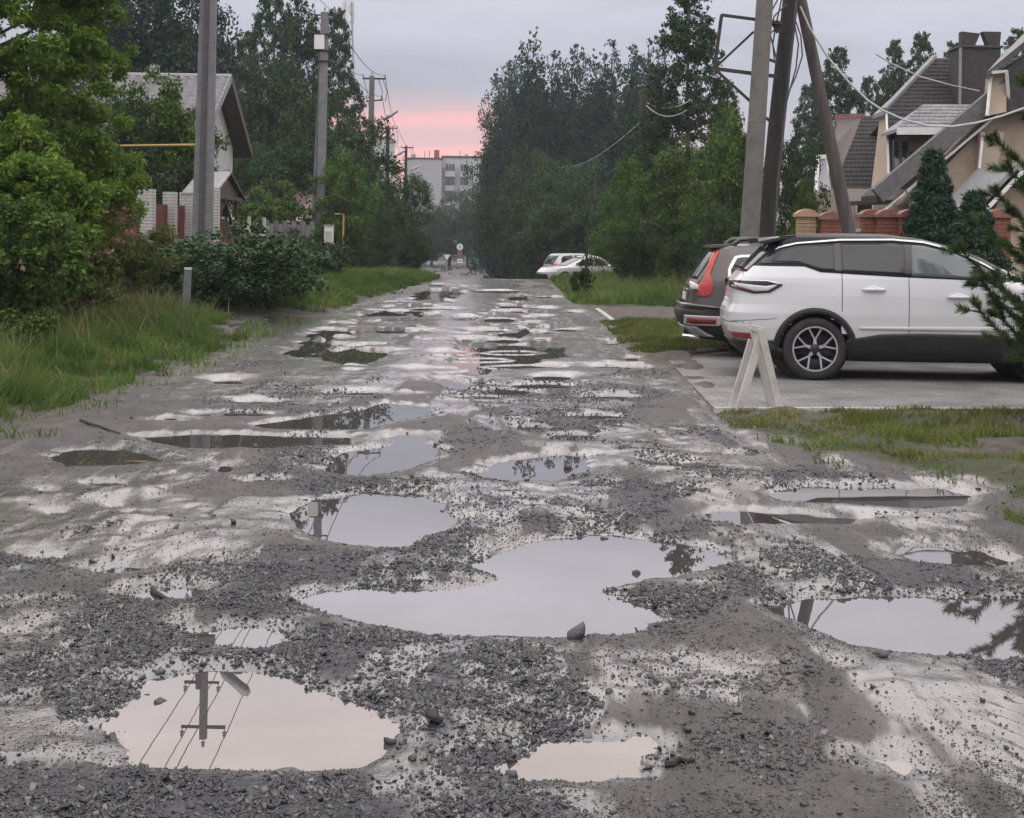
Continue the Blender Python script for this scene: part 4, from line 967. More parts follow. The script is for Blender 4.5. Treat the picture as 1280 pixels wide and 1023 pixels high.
def canopy():
    xg = at(289, 215, 40.2).x; zr = at(289, 215, 40.2).z; ze = zr - .63; x0 = xg - .85; t = empty('gate_canopy', (xg, 40.2, .3), 'small brown gabled canopy over the garden gate', 'canopy')
    for y_ in (38.1, 42.4):
        MB().slab([(x0, y_, ze), (xg, y_, ze), (xg, 40.2, zr), (x0, 40.2, zr)], (0, 0, -.06)).build('roof_panel', M['canopy_tin'] if y_ < 40 else M['brown_tin'], t)
    n_ = 9
    for k in range(n_):
        y0, y1 = 38.3 + 3.9 * k / n_, 38.3 + 3.9 * (k + 1) / n_ - .02; hz = lambda y: ze + (zr - ze) * (1 - abs(y - 40.2) / 2.15) - .07
        MB().slab([(xg - .12, y0, ze - .02), (xg - .12, y1, ze - .02), (xg - .12, y1, hz(y1)), (xg - .12, y0, hz(y0))], (-.03, 0, 0)).build('gable_board', M['brown_tin'], t)
    MB().bar((xg - .1, 38.2, ze - .06), (xg - .1, 42.3, ze - .06), .1, .1).build('tie_beam', M['brown_tin'], t)
    MB().bar((xg - .12, 39.4, ze - .1), (xg - .12, 38.9, .2), .09, .09).build('post', M['brown_tin'], t)
    MB().bar((xg - .12, 41.6, ze - .1), (xg - .12, 42.0, .2), .09, .09).build('post', M['brown_tin'], t)
    MB().bar((xg - .12, 40.0, ze - .1), (xg - .12, 38.95, ze - .75), .06, .06).build('brace', M['brown_tin'], t)
    MB().bar((xg - .12, 40.0, ze - .1), (xg - .12, 41.9, ze - 1.3), .06, .06).build('brace', M['brown_tin'], t)
canopy()
# brick pillars
_bm = {}
def brick_mesh(L_, W_, mat):
    k = (L_, W_, mat)
    if k not in _bm: _bm[k] = MB().box((0, 0, 0), (L_, W_, .064)).mesh('brick', M[mat])
    return _bm[k]
def brick_pillar(root, px, D, w_, ztop, zsplit, mat, yaw=0.0, sides=('f', 'l', 'r')):
    p = at(px, 300, D); zb = tz(p.x, D) - .1; rel = Vector((p.x, D, 0)) - Vector(root.location)
    pl = MB().box((0, 0, (zb + ztop) / 2 - root.location.z), (w_ - .03, w_ - .03, ztop - zb)).mesh('pillar', M['mortar'])
    po = link('pillar', pl, root, (rel.x, rel.y, 0)); po.rotation_euler.z = yaw
    low = MB(); z = zb; j = 0; h = w_ / 2
    while z < ztop - .03:
        a_, b_ = (.25, w_ - .26) if j % 2 else (w_ - .26, .25)
        items = [(-h + a_ / 2, -h + .03, a_, .06, 0), (h - b_ / 2, -h + .03, b_, .06, 0)]
        for sgn, c_ in ((1, 'r'), (-1, 'l')):
            if c_ in sides: items += [(sgn * (h - .03), -h + .065 + (b_ - .06) / 2, b_ - .065, .06, 1), (sgn * (h - .03), h - a_ / 2, a_, .06, 1)]
        for (x, y, l_, d_, o_) in items:
            jx = random.uniform(-.003, .003); c = (x, y + (jx if not o_ else 0), z + .0375 - root.location.z)
            if z > zsplit:
                b = link('brick', brick_mesh(round(l_, 3), d_, mat), po, c); b.rotation_euler.z = math.pi / 2 if o_ else 0
            else: low.box(c, (l_, d_, .064) if not o_ else (d_, l_, .064))
        z += .075; j += 1
    o = link('lower_brickwork', low.mesh('lower_brickwork', M[mat]), po); o['kind'] = 'stuff'
    return po, p
random.seed(8)
fl = empty('brick_fence', (at(180, 300, 36).x, 36, .3), 'white brick pillar fence with dark red board panels', 'fence')
prev = None
for px, D, w_ in ((182, 36, .38), (212, 37.3, .3), (235, 38.3, .38), (266.5, 38.2, .27)):
    po, p = brick_pillar(fl, px, D, w_, 2.62 if w_ > .29 else 2.75, 1.45, 'white_brick', sides=('f', 'r'))
    MB().slab([(p.x - w_ / 2 - .04, D - w_ / 2 - .04, 2.62 if w_ > .29 else 2.75), (p.x + w_ / 2 + .04, D - w_ / 2 - .04, 2.62 if w_ > .29 else 2.75), (p.x + w_ / 2 + .04, D + w_ / 2 + .04, 2.62 if w_ > .29 else 2.75), (p.x - w_ / 2 - .04, D + w_ / 2 + .04, 2.62 if w_ > .29 else 2.75)], (0, 0, .06)).build('coping', M['white_paint'], po, world=False) if False else None
    if prev:
        a, b = prev, p; n_ = 4
        for k in range(n_):
            q0 = a.lerp(b, (k + .05) / n_); q1 = a.lerp(b, (k + .95) / n_); MB().bar((q0.x, q0.y + .05, 1.3), (q1.x, q1.y + .05, 1.3), .03, 2.0).build('fence_board', M['red_metal'], fl)
    prev = p
MB().bar((at(60, 300, 35).x, 35, 1.3), (at(174, 300, 35.8).x, 35.8, 1.3), .03, 2.0).build('fence_board', M['red_metal'], fl)
f2 = empty('low_fence', (at(275, 300, 42).x, 42, .2), 'low dark red fence with pale posts and rails past the canopy', 'fence')
pp_ = [(273, 42), (294.5, 44.5), (311, 46.5), (330, 49)]
for i, (px, D) in enumerate(pp_):
    p = at(px, 300, D); MB().box((p.x, D, 1.15), (.09, .09, 2.0)).build('post', M['worn_white'], f2)
    if i:
        q = at(pp_[i - 1][0], 300, pp_[i - 1][1]); zt = (2.0, 1.7, 1.55)[i - 1]
        MB().bar((q.x, q.y, zt + .05), (p.x, p.y, zt + .05), .08, .07).build('rail', M['worn_white'], f2)
        for k in range(4):
            a, b = q.lerp(p, (k + .06) / 4), q.lerp(p, (k + .94) / 4); MB().bar((a.x, a.y, zt / 2 + .1), (b.x, b.y, zt / 2 + .1), .03, zt - .3).build('fence_board', M['red_metal'], f2)
f3 = empty('concrete_fence', (at(335, 300, 52).x, 52, .2), 'grey concrete panel fence behind the second roadside bush', 'fence')
for k in range(6):
    px = 333 + k * 11.4; p = at(px, 300, 52 + k * .9); MB().box((p.x, p.y, 1.0), (.14, .14, 2.2)).build('post', M['concrete'], f3)
    if k < 5:
        q = at(px + 11.4, 300, 52.9 + k * .9); MB().bar((p.x + .08, p.y, 1.62), (q.x - .08, q.y, 1.62), .05, .7).build('upper_panel', M['old_concrete'], f3)
        MB().bar((p.x + .08, p.y, .72), (q.x - .08, q.y, .72), .05, 1.02).build('lower_panel', M['concrete'], f3)
p = at(411, 300, 56); t = empty('meter_box', (p.x, 56, 0), 'white box post right of the second concrete pole', 'utility box')
MB().box((p.x, 56, .95), (.32, .25, 2.0)).build('cabinet', M['white_paint'], t); MB().box((p.x, 55.87, 1.3), (.26, .02, .9)).build('door', M['worn_white'], t); MB().box((p.x, 56, 1.97), (.38, .31, .05)).build('lid', M['galv'], t)
def pipe(pts, r, name, lab): 
    o = MB().tube(pts, r, 8).build(name, M['yellow_pipe']); tag(o, lab, 'gas pipe')
a = at(419, 268, 57); b = at(429.5, 268, 57); pipe([a, b, (b.x, 57, -.2)], .035, 'gas_pipe', 'thin yellow gas pipe riser beside the white box post')
a = at(110, 183, 35.4); b = at(244, 181.5, 35.4); pipe([(a.x, 35.4, 0), a, b], .034, 'gas_pipe', 'yellow gas pipe running level to the first concrete pole')
# marker post
x, y = gnd(232, 392, .1); t = empty('marker_post', (x, y, tz(x, y)), 'short white concrete marker post in the grass by the hedge', 'post')
m = MB(); m.slab([(-.085, -.06, -.3), (.085, -.06, -.3), (.07, -.06, .86), (-.07, -.06, .86)], (0, .13, 0)); o = m.build('shaft', M['concrete'], t, world=False); t.rotation_euler = (0, R(2.2), R(12))
MB().slab([(-.07, -.062, .861), (.07, -.062, .861), (.07, .068, .861), (-.07, .068, .861)], (0, 0, .035)).build('cap', M['white_paint'], t, world=False)

# ---------- power poles on the left
def insul(p, parent, up=True):
    m = MB(); m.lathe([(0, 0), (.012, 0), (.012, .07), (.05, .08), (.045, .12), (.03, .14), (.045, .16), (.03, .21), (0, .22)], p, n=10); return m.build('insulator', M['insulator'], parent)
def shaft(m, a, b, w0, w1, ratio=.8):
    a, b = Vector(a), Vector(b); m.slab([a + Vector((-w0 / 2, -w0 * ratio / 2, 0)), a + Vector((w0 / 2, -w0 * ratio / 2, 0)), b + Vector((w1 / 2, -w1 * ratio / 2, 0)), b + Vector((-w1 / 2, -w1 * ratio / 2, 0))], (0, w0 * ratio, 0))
ARMS = []
def pole_row(px0, D, ztop, lab, dx_top, kind):
    p = at(px0, 297, D); zb = tz(p.x, D); T = Vector((p.x + dx_top, D, ztop)); t = empty('power_pole', (p.x, D, zb), lab, 'utility pole')
    if kind == 1:
        m = MB(); shaft(m, (p.x + .14, D, zb - .2), (T.x + .10, D, ztop), .22, .16); m.build('shaft', M['concrete'], t)
        m = MB(); shaft(m, (p.x - .17, D + .06, zb - .2), (T.x - .13, D + .06, ztop - 2.3), .19, .14); m.build('stub_shaft', M['concrete'], t)
        MB().tube([(p.x - .01, D - .06, zb), (T.x - .02, D - .04, ztop - 1.2)], .075, 7).build('cable', M['wire'], t)
        MB().tube([(p.x + .05, D - .1, zb), (T.x + .0, D - .1, ztop - 1.9)], .025, 6).build('cable', M['wire'], t)
        MB().box((T.x, D, ztop - 2.35), (.66, .3, .22)).build('clamp_box', M['old_concrete'], t)
        arm = MB().bar((T.x - .42, D, ztop - .28), (T.x + .62, D, ztop - .28), .07, .07).build('crossarm', M['rust_steel'], t)
        for xx_ in (-.40, .60): insul((T.x + xx_, D, ztop - .25), arm)
        ar2 = MB().bar((T.x - .36, D, ztop - 1.35), (T.x + .46, D, ztop - 1.35), .06, .06).build('crossarm', M['rust_steel'], t)
        for xx_ in (-.34, .44): insul((T.x + xx_, D, ztop - 1.32), ar2)
        insul((T.x + .1, D, ztop), t)
        la = MB().tube([(T.x + .16, D - .1, ztop - 1.95), (T.x + .55, D - .18, ztop - 1.7)], .03, 7).build('lamp_arm', M['galv'], t)
        m = MB(); d = Vector((.80, -.1, -.58)).normalized() * -1; c = Vector((T.x + .50, D - .18, ztop - 1.75))
        m.tube([c, c + Vector((.14, -.02, .12)), c + Vector((.62, -.06, .52)), c + Vector((.72, -.07, .60))], [.05, .12, .13, .06], 10); m.build('lamp_head', M['galv'], la, smooth=True)
        ARMS.append([(T.x - .40, D, ztop - .02), (T.x + .60, D, ztop - .02), (T.x - .34, D, ztop - 1.1), (T.x + .44, D, ztop - 1.1)])
    elif kind == 2:
        m = MB(); shaft(m, (p.x + .12, D, zb - .2), (T.x + .12, D, ztop), .34, .30); m.build('shaft', M['concrete'], t)
        m = MB(); shaft(m, (p.x - .22, D + .05, zb - .2), (T.x - .05, D + .05, ztop - 2.6), .20, .12); m.build('stub_shaft', M['concrete'], t)
        MB().tube([(p.x - .06, D - .12, zb), (T.x - .08, D - .12, ztop - 1.5), (T.x - .12, D - .1, ztop - .9)], .03, 6).build('cable', M['wire'], t)
        MB().box((T.x - .06, D - .18, ztop - 1.25), (.40, .2, .58)).build('junction_box', M['white_paint'], t)
        for dz in (-.92, -1.58, -2.0): MB().box((T.x + .06, D, ztop + dz), (.52, .42, .05)).build('strap', M['rust_steel'], t)
        arm = MB().bar((T.x - .32, D, ztop - .12), (T.x + .52, D, ztop - .12), .06, .06).build('crossarm', M['rust_steel'], t)
        for xx_ in (-.30, .50): insul((T.x + xx_, D, ztop - .1), arm)
        insul((T.x + .12, D, ztop), t)
        ARMS.append([(T.x - .30, D, ztop), (T.x + .50, D, ztop), (T.x - .2, D, ztop - .9), (T.x + .35, D, ztop - .9)])
    else:
        m = MB(); shaft(m, (p.x, D, zb - .2), (T.x, D, ztop), .38, .26); m.build('shaft', M['old_concrete' if kind == 3 else 'dark_wood'], t)
        arm = MB().bar((T.x - .5, D, ztop - .15), (T.x + .75, D, ztop - .15), .09, .09).build('crossarm', M['rust_steel'], t)
        for xx_ in (-.48, .72): insul((T.x + xx_, D, ztop - .13), arm)
        a2 = MB().bar((T.x - .3, D, ztop - 1.4), (T.x + .6, D, ztop - 1.3), .07, .07).build('crossarm', M['rust_steel'], t)
        for xx_ in (-.28, .57): insul((T.x + xx_, D, ztop - 1.3), a2)
        insul((T.x, D, ztop), t)
        la = MB().tube([(T.x + .1, D, ztop - 2.5), (T.x + .9, D - .1, ztop - 2.25)], .04, 6).build('lamp_arm', M['galv'], t)
        MB().tube([(T.x + .75, D - .1, ztop - 2.35), (T.x + .95, D - .1, ztop - 2.2), (T.x + 1.45, D - .1, ztop - 1.9)], [.06, .13, .06], 8).build('lamp_head', M['galv'], la)
        for s_ in (.35, .6): MB().tube([(T.x + s_, D, ztop - .15), (T.x + s_ + .25, D - .1, ztop - .9), (T.x + s_ + .15, D - .1, ztop - 1.4)], .02, 5).build('jumper_cable', M['wire'], t)
        ARMS.append([(T.x - .48, D, ztop + .05), (T.x + .72, D, ztop + .05), (T.x - .28, D, ztop - 1.1), (T.x + .57, D, ztop - 1.1)])
pole_row(252, 36, 10.3, 'nearest tall double concrete pole beside the white brick fence', .10, 1)
pole_row(396, 62, 10.7, 'second concrete pole with white box near its top', .08, 2)
pole_row(461, 83, at(461, 95, 83).z, 'third concrete pole with lamp and crossarm against the pink sky', .05, 3)
pole_row(483, 122, at(483, 158, 122).z, 'fourth pole, dark and small, by the grey block', 0, 4)
pole_row(506, 151, at(506, 183, 151).z, 'fifth and farthest pole, left of the apartment block', 0, 4)
def wire(a, b, sag, label, group=None, r=.009, mat='wire', n=14, name='overhead_wire', cat='wire'):
    a, b = Vector(a), Vector(b); pts = [a.lerp(b, t) - Vector((0, 0, 4 * sag * t * (1 - t))) for t in np.linspace(0, 1, n)]
    o = MB().tube(pts, r, 5).build(name, M[mat]); return tag(o, label, cat, group)
names = ['behind the viewer and the first pole', 'first and second left poles', 'second and third left poles', 'third and fourth left poles', 'fourth and fifth left poles']
for k in range(len(ARMS)):
    for j in range(4):
        B_ = Vector(ARMS[k][j]); A_ = Vector(ARMS[k - 1][j]) if k else B_ + Vector((1.6, -34, .2))
        side = ['left upper', 'right upper', 'left lower', 'right lower'][j]
        lab = f'{side} overhead wire strung between the {names[k]}' if k else f'{side} overhead wire running from the first pole over the viewer'
        wire(A_, B_, .45 + .25 * (k > 1), lab, 'overhead wires of the left pole row', .011 if k < 2 else .016)

# ---------- leaning poles, steel frame and cables on the right
def tilted(px0, py0, px1, py1, D, r0, r1, zt, mat, name, n=12, parent=None, wig=0):
    a, b = at(px0, py0, D), at(px1, py1, D); d = (b - a) / (b.z - a.z); A_ = a + d * (-.2 - a.z); B_ = a + d * (zt - a.z)
    pts = [A_.lerp(B_, t) + Vector((wig * math.sin(7 * t + 1), 0, 0)) for t in np.linspace(0, 1, 9)]
    m = MB(); m.tube(pts, [r0 + (r1 - r0) * i / 8 for i in range(9)], n); return m.build(name, M[mat], parent, smooth=True), A_, B_
p = at(936, 300, 26); t = empty('utility_pole', (p.x, 26, 0), 'pale concrete utility pole behind the parked cars', 'utility pole')
tilted(936.5, 300, 956, 0, 26, .175, .135, 7.6, 'old_concrete', 'shaft', 16, t)
p = at(955, 300, 26.6); tw = empty('wooden_pole', (p.x, 26.6, 0), 'dark leaning wooden pole with brace and hanging cables', 'utility pole')
tilted(957, 300, 988, 0, 26.6, .165, .13, 7.4, 'dark_wood', 'shaft', 12, tw, .015)
_, A_, B_ = tilted(1061, 290, 1001, 0, 26.9, .135, .10, 6.6, 'grey_wood', 'brace', 12, tw)
MB().tube([at(968, 300, 26.3), at(972, 230, 26.3), at(985, 110, 26.3), at(996, -5, 26.3)], .018, 6).build('cable', M['wire'], tw)
for k, (pts_) in enumerate([[(994, 25), (1001, 45), (1003, 70), (995, 95), (984, 120)], [(993, 30), (998, 55), (995, 85), (988, 110), (982, 132)], [(984, 5), (968, 20), (962, 40), (967, 60), (971, 75)], [(972, 0), (960, 22), (956, 40), (963, 42), (976, 30)], [(978, -5), (970, 30), (966, 55), (968, 75)]]):
    MB().tube([at(x, y, 26.2 + .05 * k) for x, y in pts_], .014, 5).build('cable', M['wire'], tw)
MB().bar(at(968, 27, 26.3), at(975, 40, 26.3), .09, .12).build('insulator', M['rust_steel'], tw)
fr = empty('steel_frame', at(893, 85, 26.2), 'rusty steel angle frame bolted between the two utility poles', 'frame')
for (a, b, w_) in (((902, 19), (978, 29), .055), ((902, 19), (893, 86), .06), ((893, 86), (972, 96), .065), ((895, 84), (942, 40), .04), ((893, 86), (938, 127), .05), ((948, 140), (968, 156), .05), ((953, 42), (960, 74), .05), ((960, 74), (970, 78), .05)):
    m = MB(); A_, B_ = at(*a, 26.2), at(*b, 26.2); m.bar(A_, B_, w_, w_ * .25, up=(0, 1, 0)); m.bar(A_ + Vector((0, w_ / 2, w_ * .35)), B_ + Vector((0, w_ / 2, w_ * .35)), w_ * .25, w_, up=(0, 1, 0)); m.build('steel_angle', M['rust_steel'], fr)
pts_ = [(1000, 8), (1012, 35), (1035, 72), (1060, 102), (1085, 126), (1103, 138), (1130, 150), (1160, 157.5), (1190, 158.5), (1220, 154), (1250, 146), (1290, 132), (1400, 90)]
o = MB().tube([at(x, y, 26.6 - .012 * i * i * .3) for i, (x, y) in enumerate(pts_)], .019, 6).build('service_cable', M['white_cable']); tag(o, 'white sagging service cable from the wooden pole to the right', 'cable')
pts_ = [(1095, 68), (1115, 80), (1150, 96), (1190, 107), (1224, 114)]
o = MB().tube([at(x, y, 32 + 2.2 * i) for i, (x, y) in enumerate(pts_)], .016, 5).build('service_cable', M['white_cable']); tag(o, 'faint cable running to the dark chimney', 'cable')
p = at(803, 300, 66); t = empty('lone_pole', (p.x, 66, tz(p.x, 66)), 'lone dark wooden pole among the right hand trees', 'utility pole')
tilted(803, 270, 804, 120, 66, .19, .15, at(804, 118, 66).z, 'dark_wood', 'shaft', 10, t)
wire(at(808, 128, 65.8), at(862, 126, 61), .28, 'upper pale wire from the lone wooden pole into the trees', None, .02, 'white_cable'); wire(at(808, 132, 65.8), at(858, 138, 60), .35, 'lower pale wire from the lone wooden pole into the trees', None, .02, 'white_cable')
wire(at(803, 150, 66), at(690, 208, 120), .8, 'long dim wire from the lone pole towards the poplars', None, .02, 'white_cable')
m = MB(); a = at(733, 340, 41.5); b = at(734, 285, 41.5); m.tube([(a.x, 41.5, 0), b], .035, 6); o = m.build('thin_post', M['dark_wood']); tag(o, 'thin dark post standing behind the small roadside bush', 'post')

# ---------- brick fence on the right
fb = empty('brick_fence', (at(1008, 300, 30).x, 30, .1), 'red brick pillar fence with capped pillars behind the white car', 'fence')
prev = None
for i, (px, D, w_, mt) in enumerate(((1007, 30.4, .34, 'tan_brick'), (1037, 30.2, .38, 'red_brick'), (1086, 29.9, .3, 'red_brick'), (1108, 29.6, .38, 'red_brick'), (1137, 29.3, .42, 'red_brick'), (1168, 29.0, .42, 'red_brick'), (1202, 28.7, .42, 'red_brick'), (1245, 28.4, .42, 'red_brick'))):
    zt = 2.10 if i != 1 else 2.05
    po, p = brick_pillar(fb, px, D, w_, zt, 1.45, mt, sides=('l',))
    h = w_ / 2 + .05; z0 = zt + .012 - fb.location.z
    m = MB(); m.slab([(-h, -h, z0), (-h, -h, z0 + .06), (-h * .55, -h, z0 + .13), (0, -h, z0 + .16), (h * .55, -h, z0 + .13), (h, -h, z0 + .06), (h, -h, z0)], (0, 2 * h, 0)); o = link('cap', m.mesh('cap', M['cap_tile'] if i else M['tan_brick']), po)
    if prev and i != 1:
        a, b = prev, p; q0, q1 = a.lerp(b, .12), a.lerp(b, .88)
        MB().bar((q0.x, q0.y, 1.86), (q1.x, q1.y, 1.86), .09, .06).build('top_rail', M['worn_white'], fb)
        n_ = 5
        for k in range(n_):
            c0, c1 = q0.lerp(q1, (k + .04) / n_), q0.lerp(q1, (k + .96) / n_); MB().bar((c0.x, c0.y + .04, 1.0), (c1.x, c1.y + .04, 1.0), .03, 1.62).build('fence_board', M['dark_fence'], fb)
    prev = p

# ---------- dark roofed houses on the right
def quadroof(root, pts4, thick, mat_edge, nu, nv, nm='roof', under=True):
    A_, B_, C_, D_ = [Vector(p) for p in pts4]; nrm = (B_ - A_).cross(D_ - A_).normalized()
    if nrm.z < 0: nrm = -nrm
    o = MB().slab([A_, B_, C_, D_], -nrm * thick).build(nm, M[mat_edge], root)
    s = shingled(o, 'shingles', M['shingle'], A_, B_, C_, D_, nu, nv, Vector(root.location), rgb); return o
def house_dark():
    t = empty('dark_house', at(1150, 300, 44), 'dark shingled mansard house with big chimney and dormer', 'house')
    eL, eR = at(1113, 236, 42), at(1275, 236, 42); bL = at(1109.5, 139, 44.6); rL, rR = at(1168, 73, 47), at(1275, 73, 47); bR = at(1275, 139, 44.6)
    quadroof(t, (eL, eR, bR, bL), .15, 'shingle_edge', 26, 16); quadroof(t, (bL, bR, rR, rL), .15, 'shingle_edge', 26, 14)
    # left gable: beige wall with white trim, and the clipped roof end above it
    g0 = at(1113, 236, 42) + Vector((.05, .15, 0)); g1 = Vector((g0.x, 44.5, g0.z)); h0 = bL + Vector((.05, .12, -.05)); h1 = Vector((h0.x, 45.75, h0.z))
    MB().slab([g0, g1, h1, h0], (.2, 0, 0)).build('gable_wall', M['beige_wall'], t)
    for a, b in ((g0, h0), (h0, h1), (g0, g1)): MB().bar(a + Vector((-.03, 0, 0)), b + Vector((-.03, 0, 0)), .1, .16).build('trim', M['white_paint'], t)
    e2 = Vector((bL.x - .1, 46.0, bL.z)); r2 = rL
    MB().slab([bL + Vector((-.12, -.05, 0)), e2, r2], (0, 0, -.12)).build('roof', M['shingle_edge'], t)
    MB().bar(bL + Vector((-.1, -.02, .05)), rL + Vector((0, -.02, .05)), .14, .1).build('hip_trim', M['shingle_edge'], t)
    MB().slab([Vector((rL.x, 47, rL.z)), Vector((rR.x, 47, rR.z)), Vector((rR.x, 52, eL.z)), Vector((eL.x, 52, eL.z))], (0, .1, -.1)).build('roof', M['shingle'], t)
    # lower wall and porch strip
    MB().slab([(eL.x - 1.4, 42.3, eL.z), (eR.x, 42.3, eL.z), (eR.x, 42.3, -.2), (eL.x - 1.4, 42.3, -.2)], (0, 8, 0)).build('wall', M['beige_wall'], t)
    MB().slab([at(1060, 238, 41), at(1165, 236, 41), at(1165, 248, 40), at(1058, 252, 40)], (0, 0, -.12)).build('porch_roof', M['brown_tin'], t)
    w_ = MB().slab([at(1070, 268, 42.2), at(1092, 268, 42.2), at(1092, 254, 42.2), at(1070, 254, 42.2)], (0, .06, 0)).build('window', M['white_paint'], t)
    MB().slab([at(1072, 267, 42.12), at(1090, 267, 42.12), at(1090, 256, 42.12), at(1072, 256, 42.12)], (0, .04, 0)).build('pane', M['dark_glass'], w_)
    # chimney with two flared fins
    c0, c1 = at(1201, 58, 44.5), at(1251, 58, 44.5); ch = MB().slab([(c0.x, 44.5, c0.z), (c1.x, 44.5, c0.z), (c1.x, 44.5, c0.z - 3.4), (c0.x, 44.5, c0.z - 3.4)], (0, 1.1, 0)).build('chimney', M['shingle'], t)
    MB().bar((c0.x - .02, 44.46, c0.z - .05), (c0.x - .02, 44.46, c0.z - 3.2), .07, .07).build('corner_trim', M['shingle_edge'], ch)
    MB().box(((c0.x + c1.x) / 2, 45.05, c0.z), (c1.x - c0.x + .12, 1.22, .06)).build('chimney_cap', M['brown_tin'], ch)
    for pts_ in ([(1202, 57), (1219, 57), (1225.5, 42), (1202, 39.5)], [(1235, 57), (1250, 57), (1251.5, 40), (1228.5, 39.5)]):
        MB().slab([at(x, y, 44.6) for x, y in pts_], (0, .3, 0)).build('chimney_fin', M['shingle'], ch)
    # dormer
    a, b = at(1123, 160, 41.6), at(1222, 160, 41.6); c, d = at(1216, 131, 43.6), at(1154, 131, 43.6)
    dm = MB().slab([(a.x + .4, 42.0, a.z), (b.x, 42.0, a.z), (b.x, 42.0, a.z - 1.9), (a.x + .4, 42.0, a.z - 1.9)], (0, 2.5, 0)).build('dormer', M['brown_tin'], t)
    o = MB().slab([a, b, c, d], (0, 0, -.1)).build('dormer_roof', M['shingle'], t); shingled(o, 'shingles', M['tile_roof'], a, b, c, d, 14, 7, Vector(t.location), rgb, .05)
    MB().bar(a + Vector((-.05, -.04, -.09)), b + Vector((.05, -.04, -.09)), .06, .2).build('fascia', M['white_paint'], t)
    MB().slab([a + Vector((-.05, 0, -.02)), d, (a.x + .1, 44, a.z)], (0, 0, -.1)).build('dormer_side', M['shingle_edge'], t)
    for k in range(3):
        x0 = 1117 + k * 9.5; wn = MB().slab([at(x0, 222, 41.7), at(x0 + 8, 220, 41.7), at(x0 + 8, 175, 42.2), at(x0, 175, 42.2)], (0, .1, 0)).build('window', M['dark_fence'], t)
        MB().slab([at(x0 + 1, 219, 41.66), at(x0 + 7, 217, 41.66), at(x0 + 7, 178, 42.14), at(x0 + 1, 178, 42.14)], (0, .05, 0)).build('pane', M['dark_glass'], wn)
house_dark()
def house_low():
    t = empty('dark_house', at(1060, 300, 48), 'lower dark roofed wing left of the mansard house', 'house')
    eL, eR = at(1041, 238, 46.5), at(1120, 238, 46.5); rL, rR = at(1078, 145, 51), at(1125, 145, 51); bL = at(1033, 190, 48.6)
    quadroof(t, (eL, eR, rR, rL), .14, 'shingle_edge', 14, 18)
    a = at(1024, 190, 49.6)
    MB().slab([eL, rL, at(1046, 147, 52), bL], (0, .15, -.05)).build('roof', M['brown_tin'], t)
    MB().slab([at(1019, 252, 48), at(1040, 252, 46.6), at(1035, 197, 48.2), at(1023, 197, 49.2)], (.1, .3, 0)).build('gable_wall', M['grey_wall'], t)
    for p_, q_ in (((1019, 252), (1023, 196)), ((1040, 252), (1035, 196)), ((1022, 196), (1036, 196))):
        MB().bar(at(*p_, 47.4 if p_[0] > 1030 else 48), at(*q_, 47.9 if q_[0] > 1030 else 48.9), .12, .12).build('trim', M['white_paint'], t)
    MB().slab([(eL.x - .2, 47, eL.z), (eR.x, 47, eL.z), (eR.x, 47, -.2), (eL.x - .2, 47, -.2)], (0, 6, 0)).build('wall', M['white_wall'], t)
    MB().bar(at(1046, 147, 52), at(1078, 146, 51), .2, .2).build('ridge_cap', M['cap_tile'], t)
house_low()
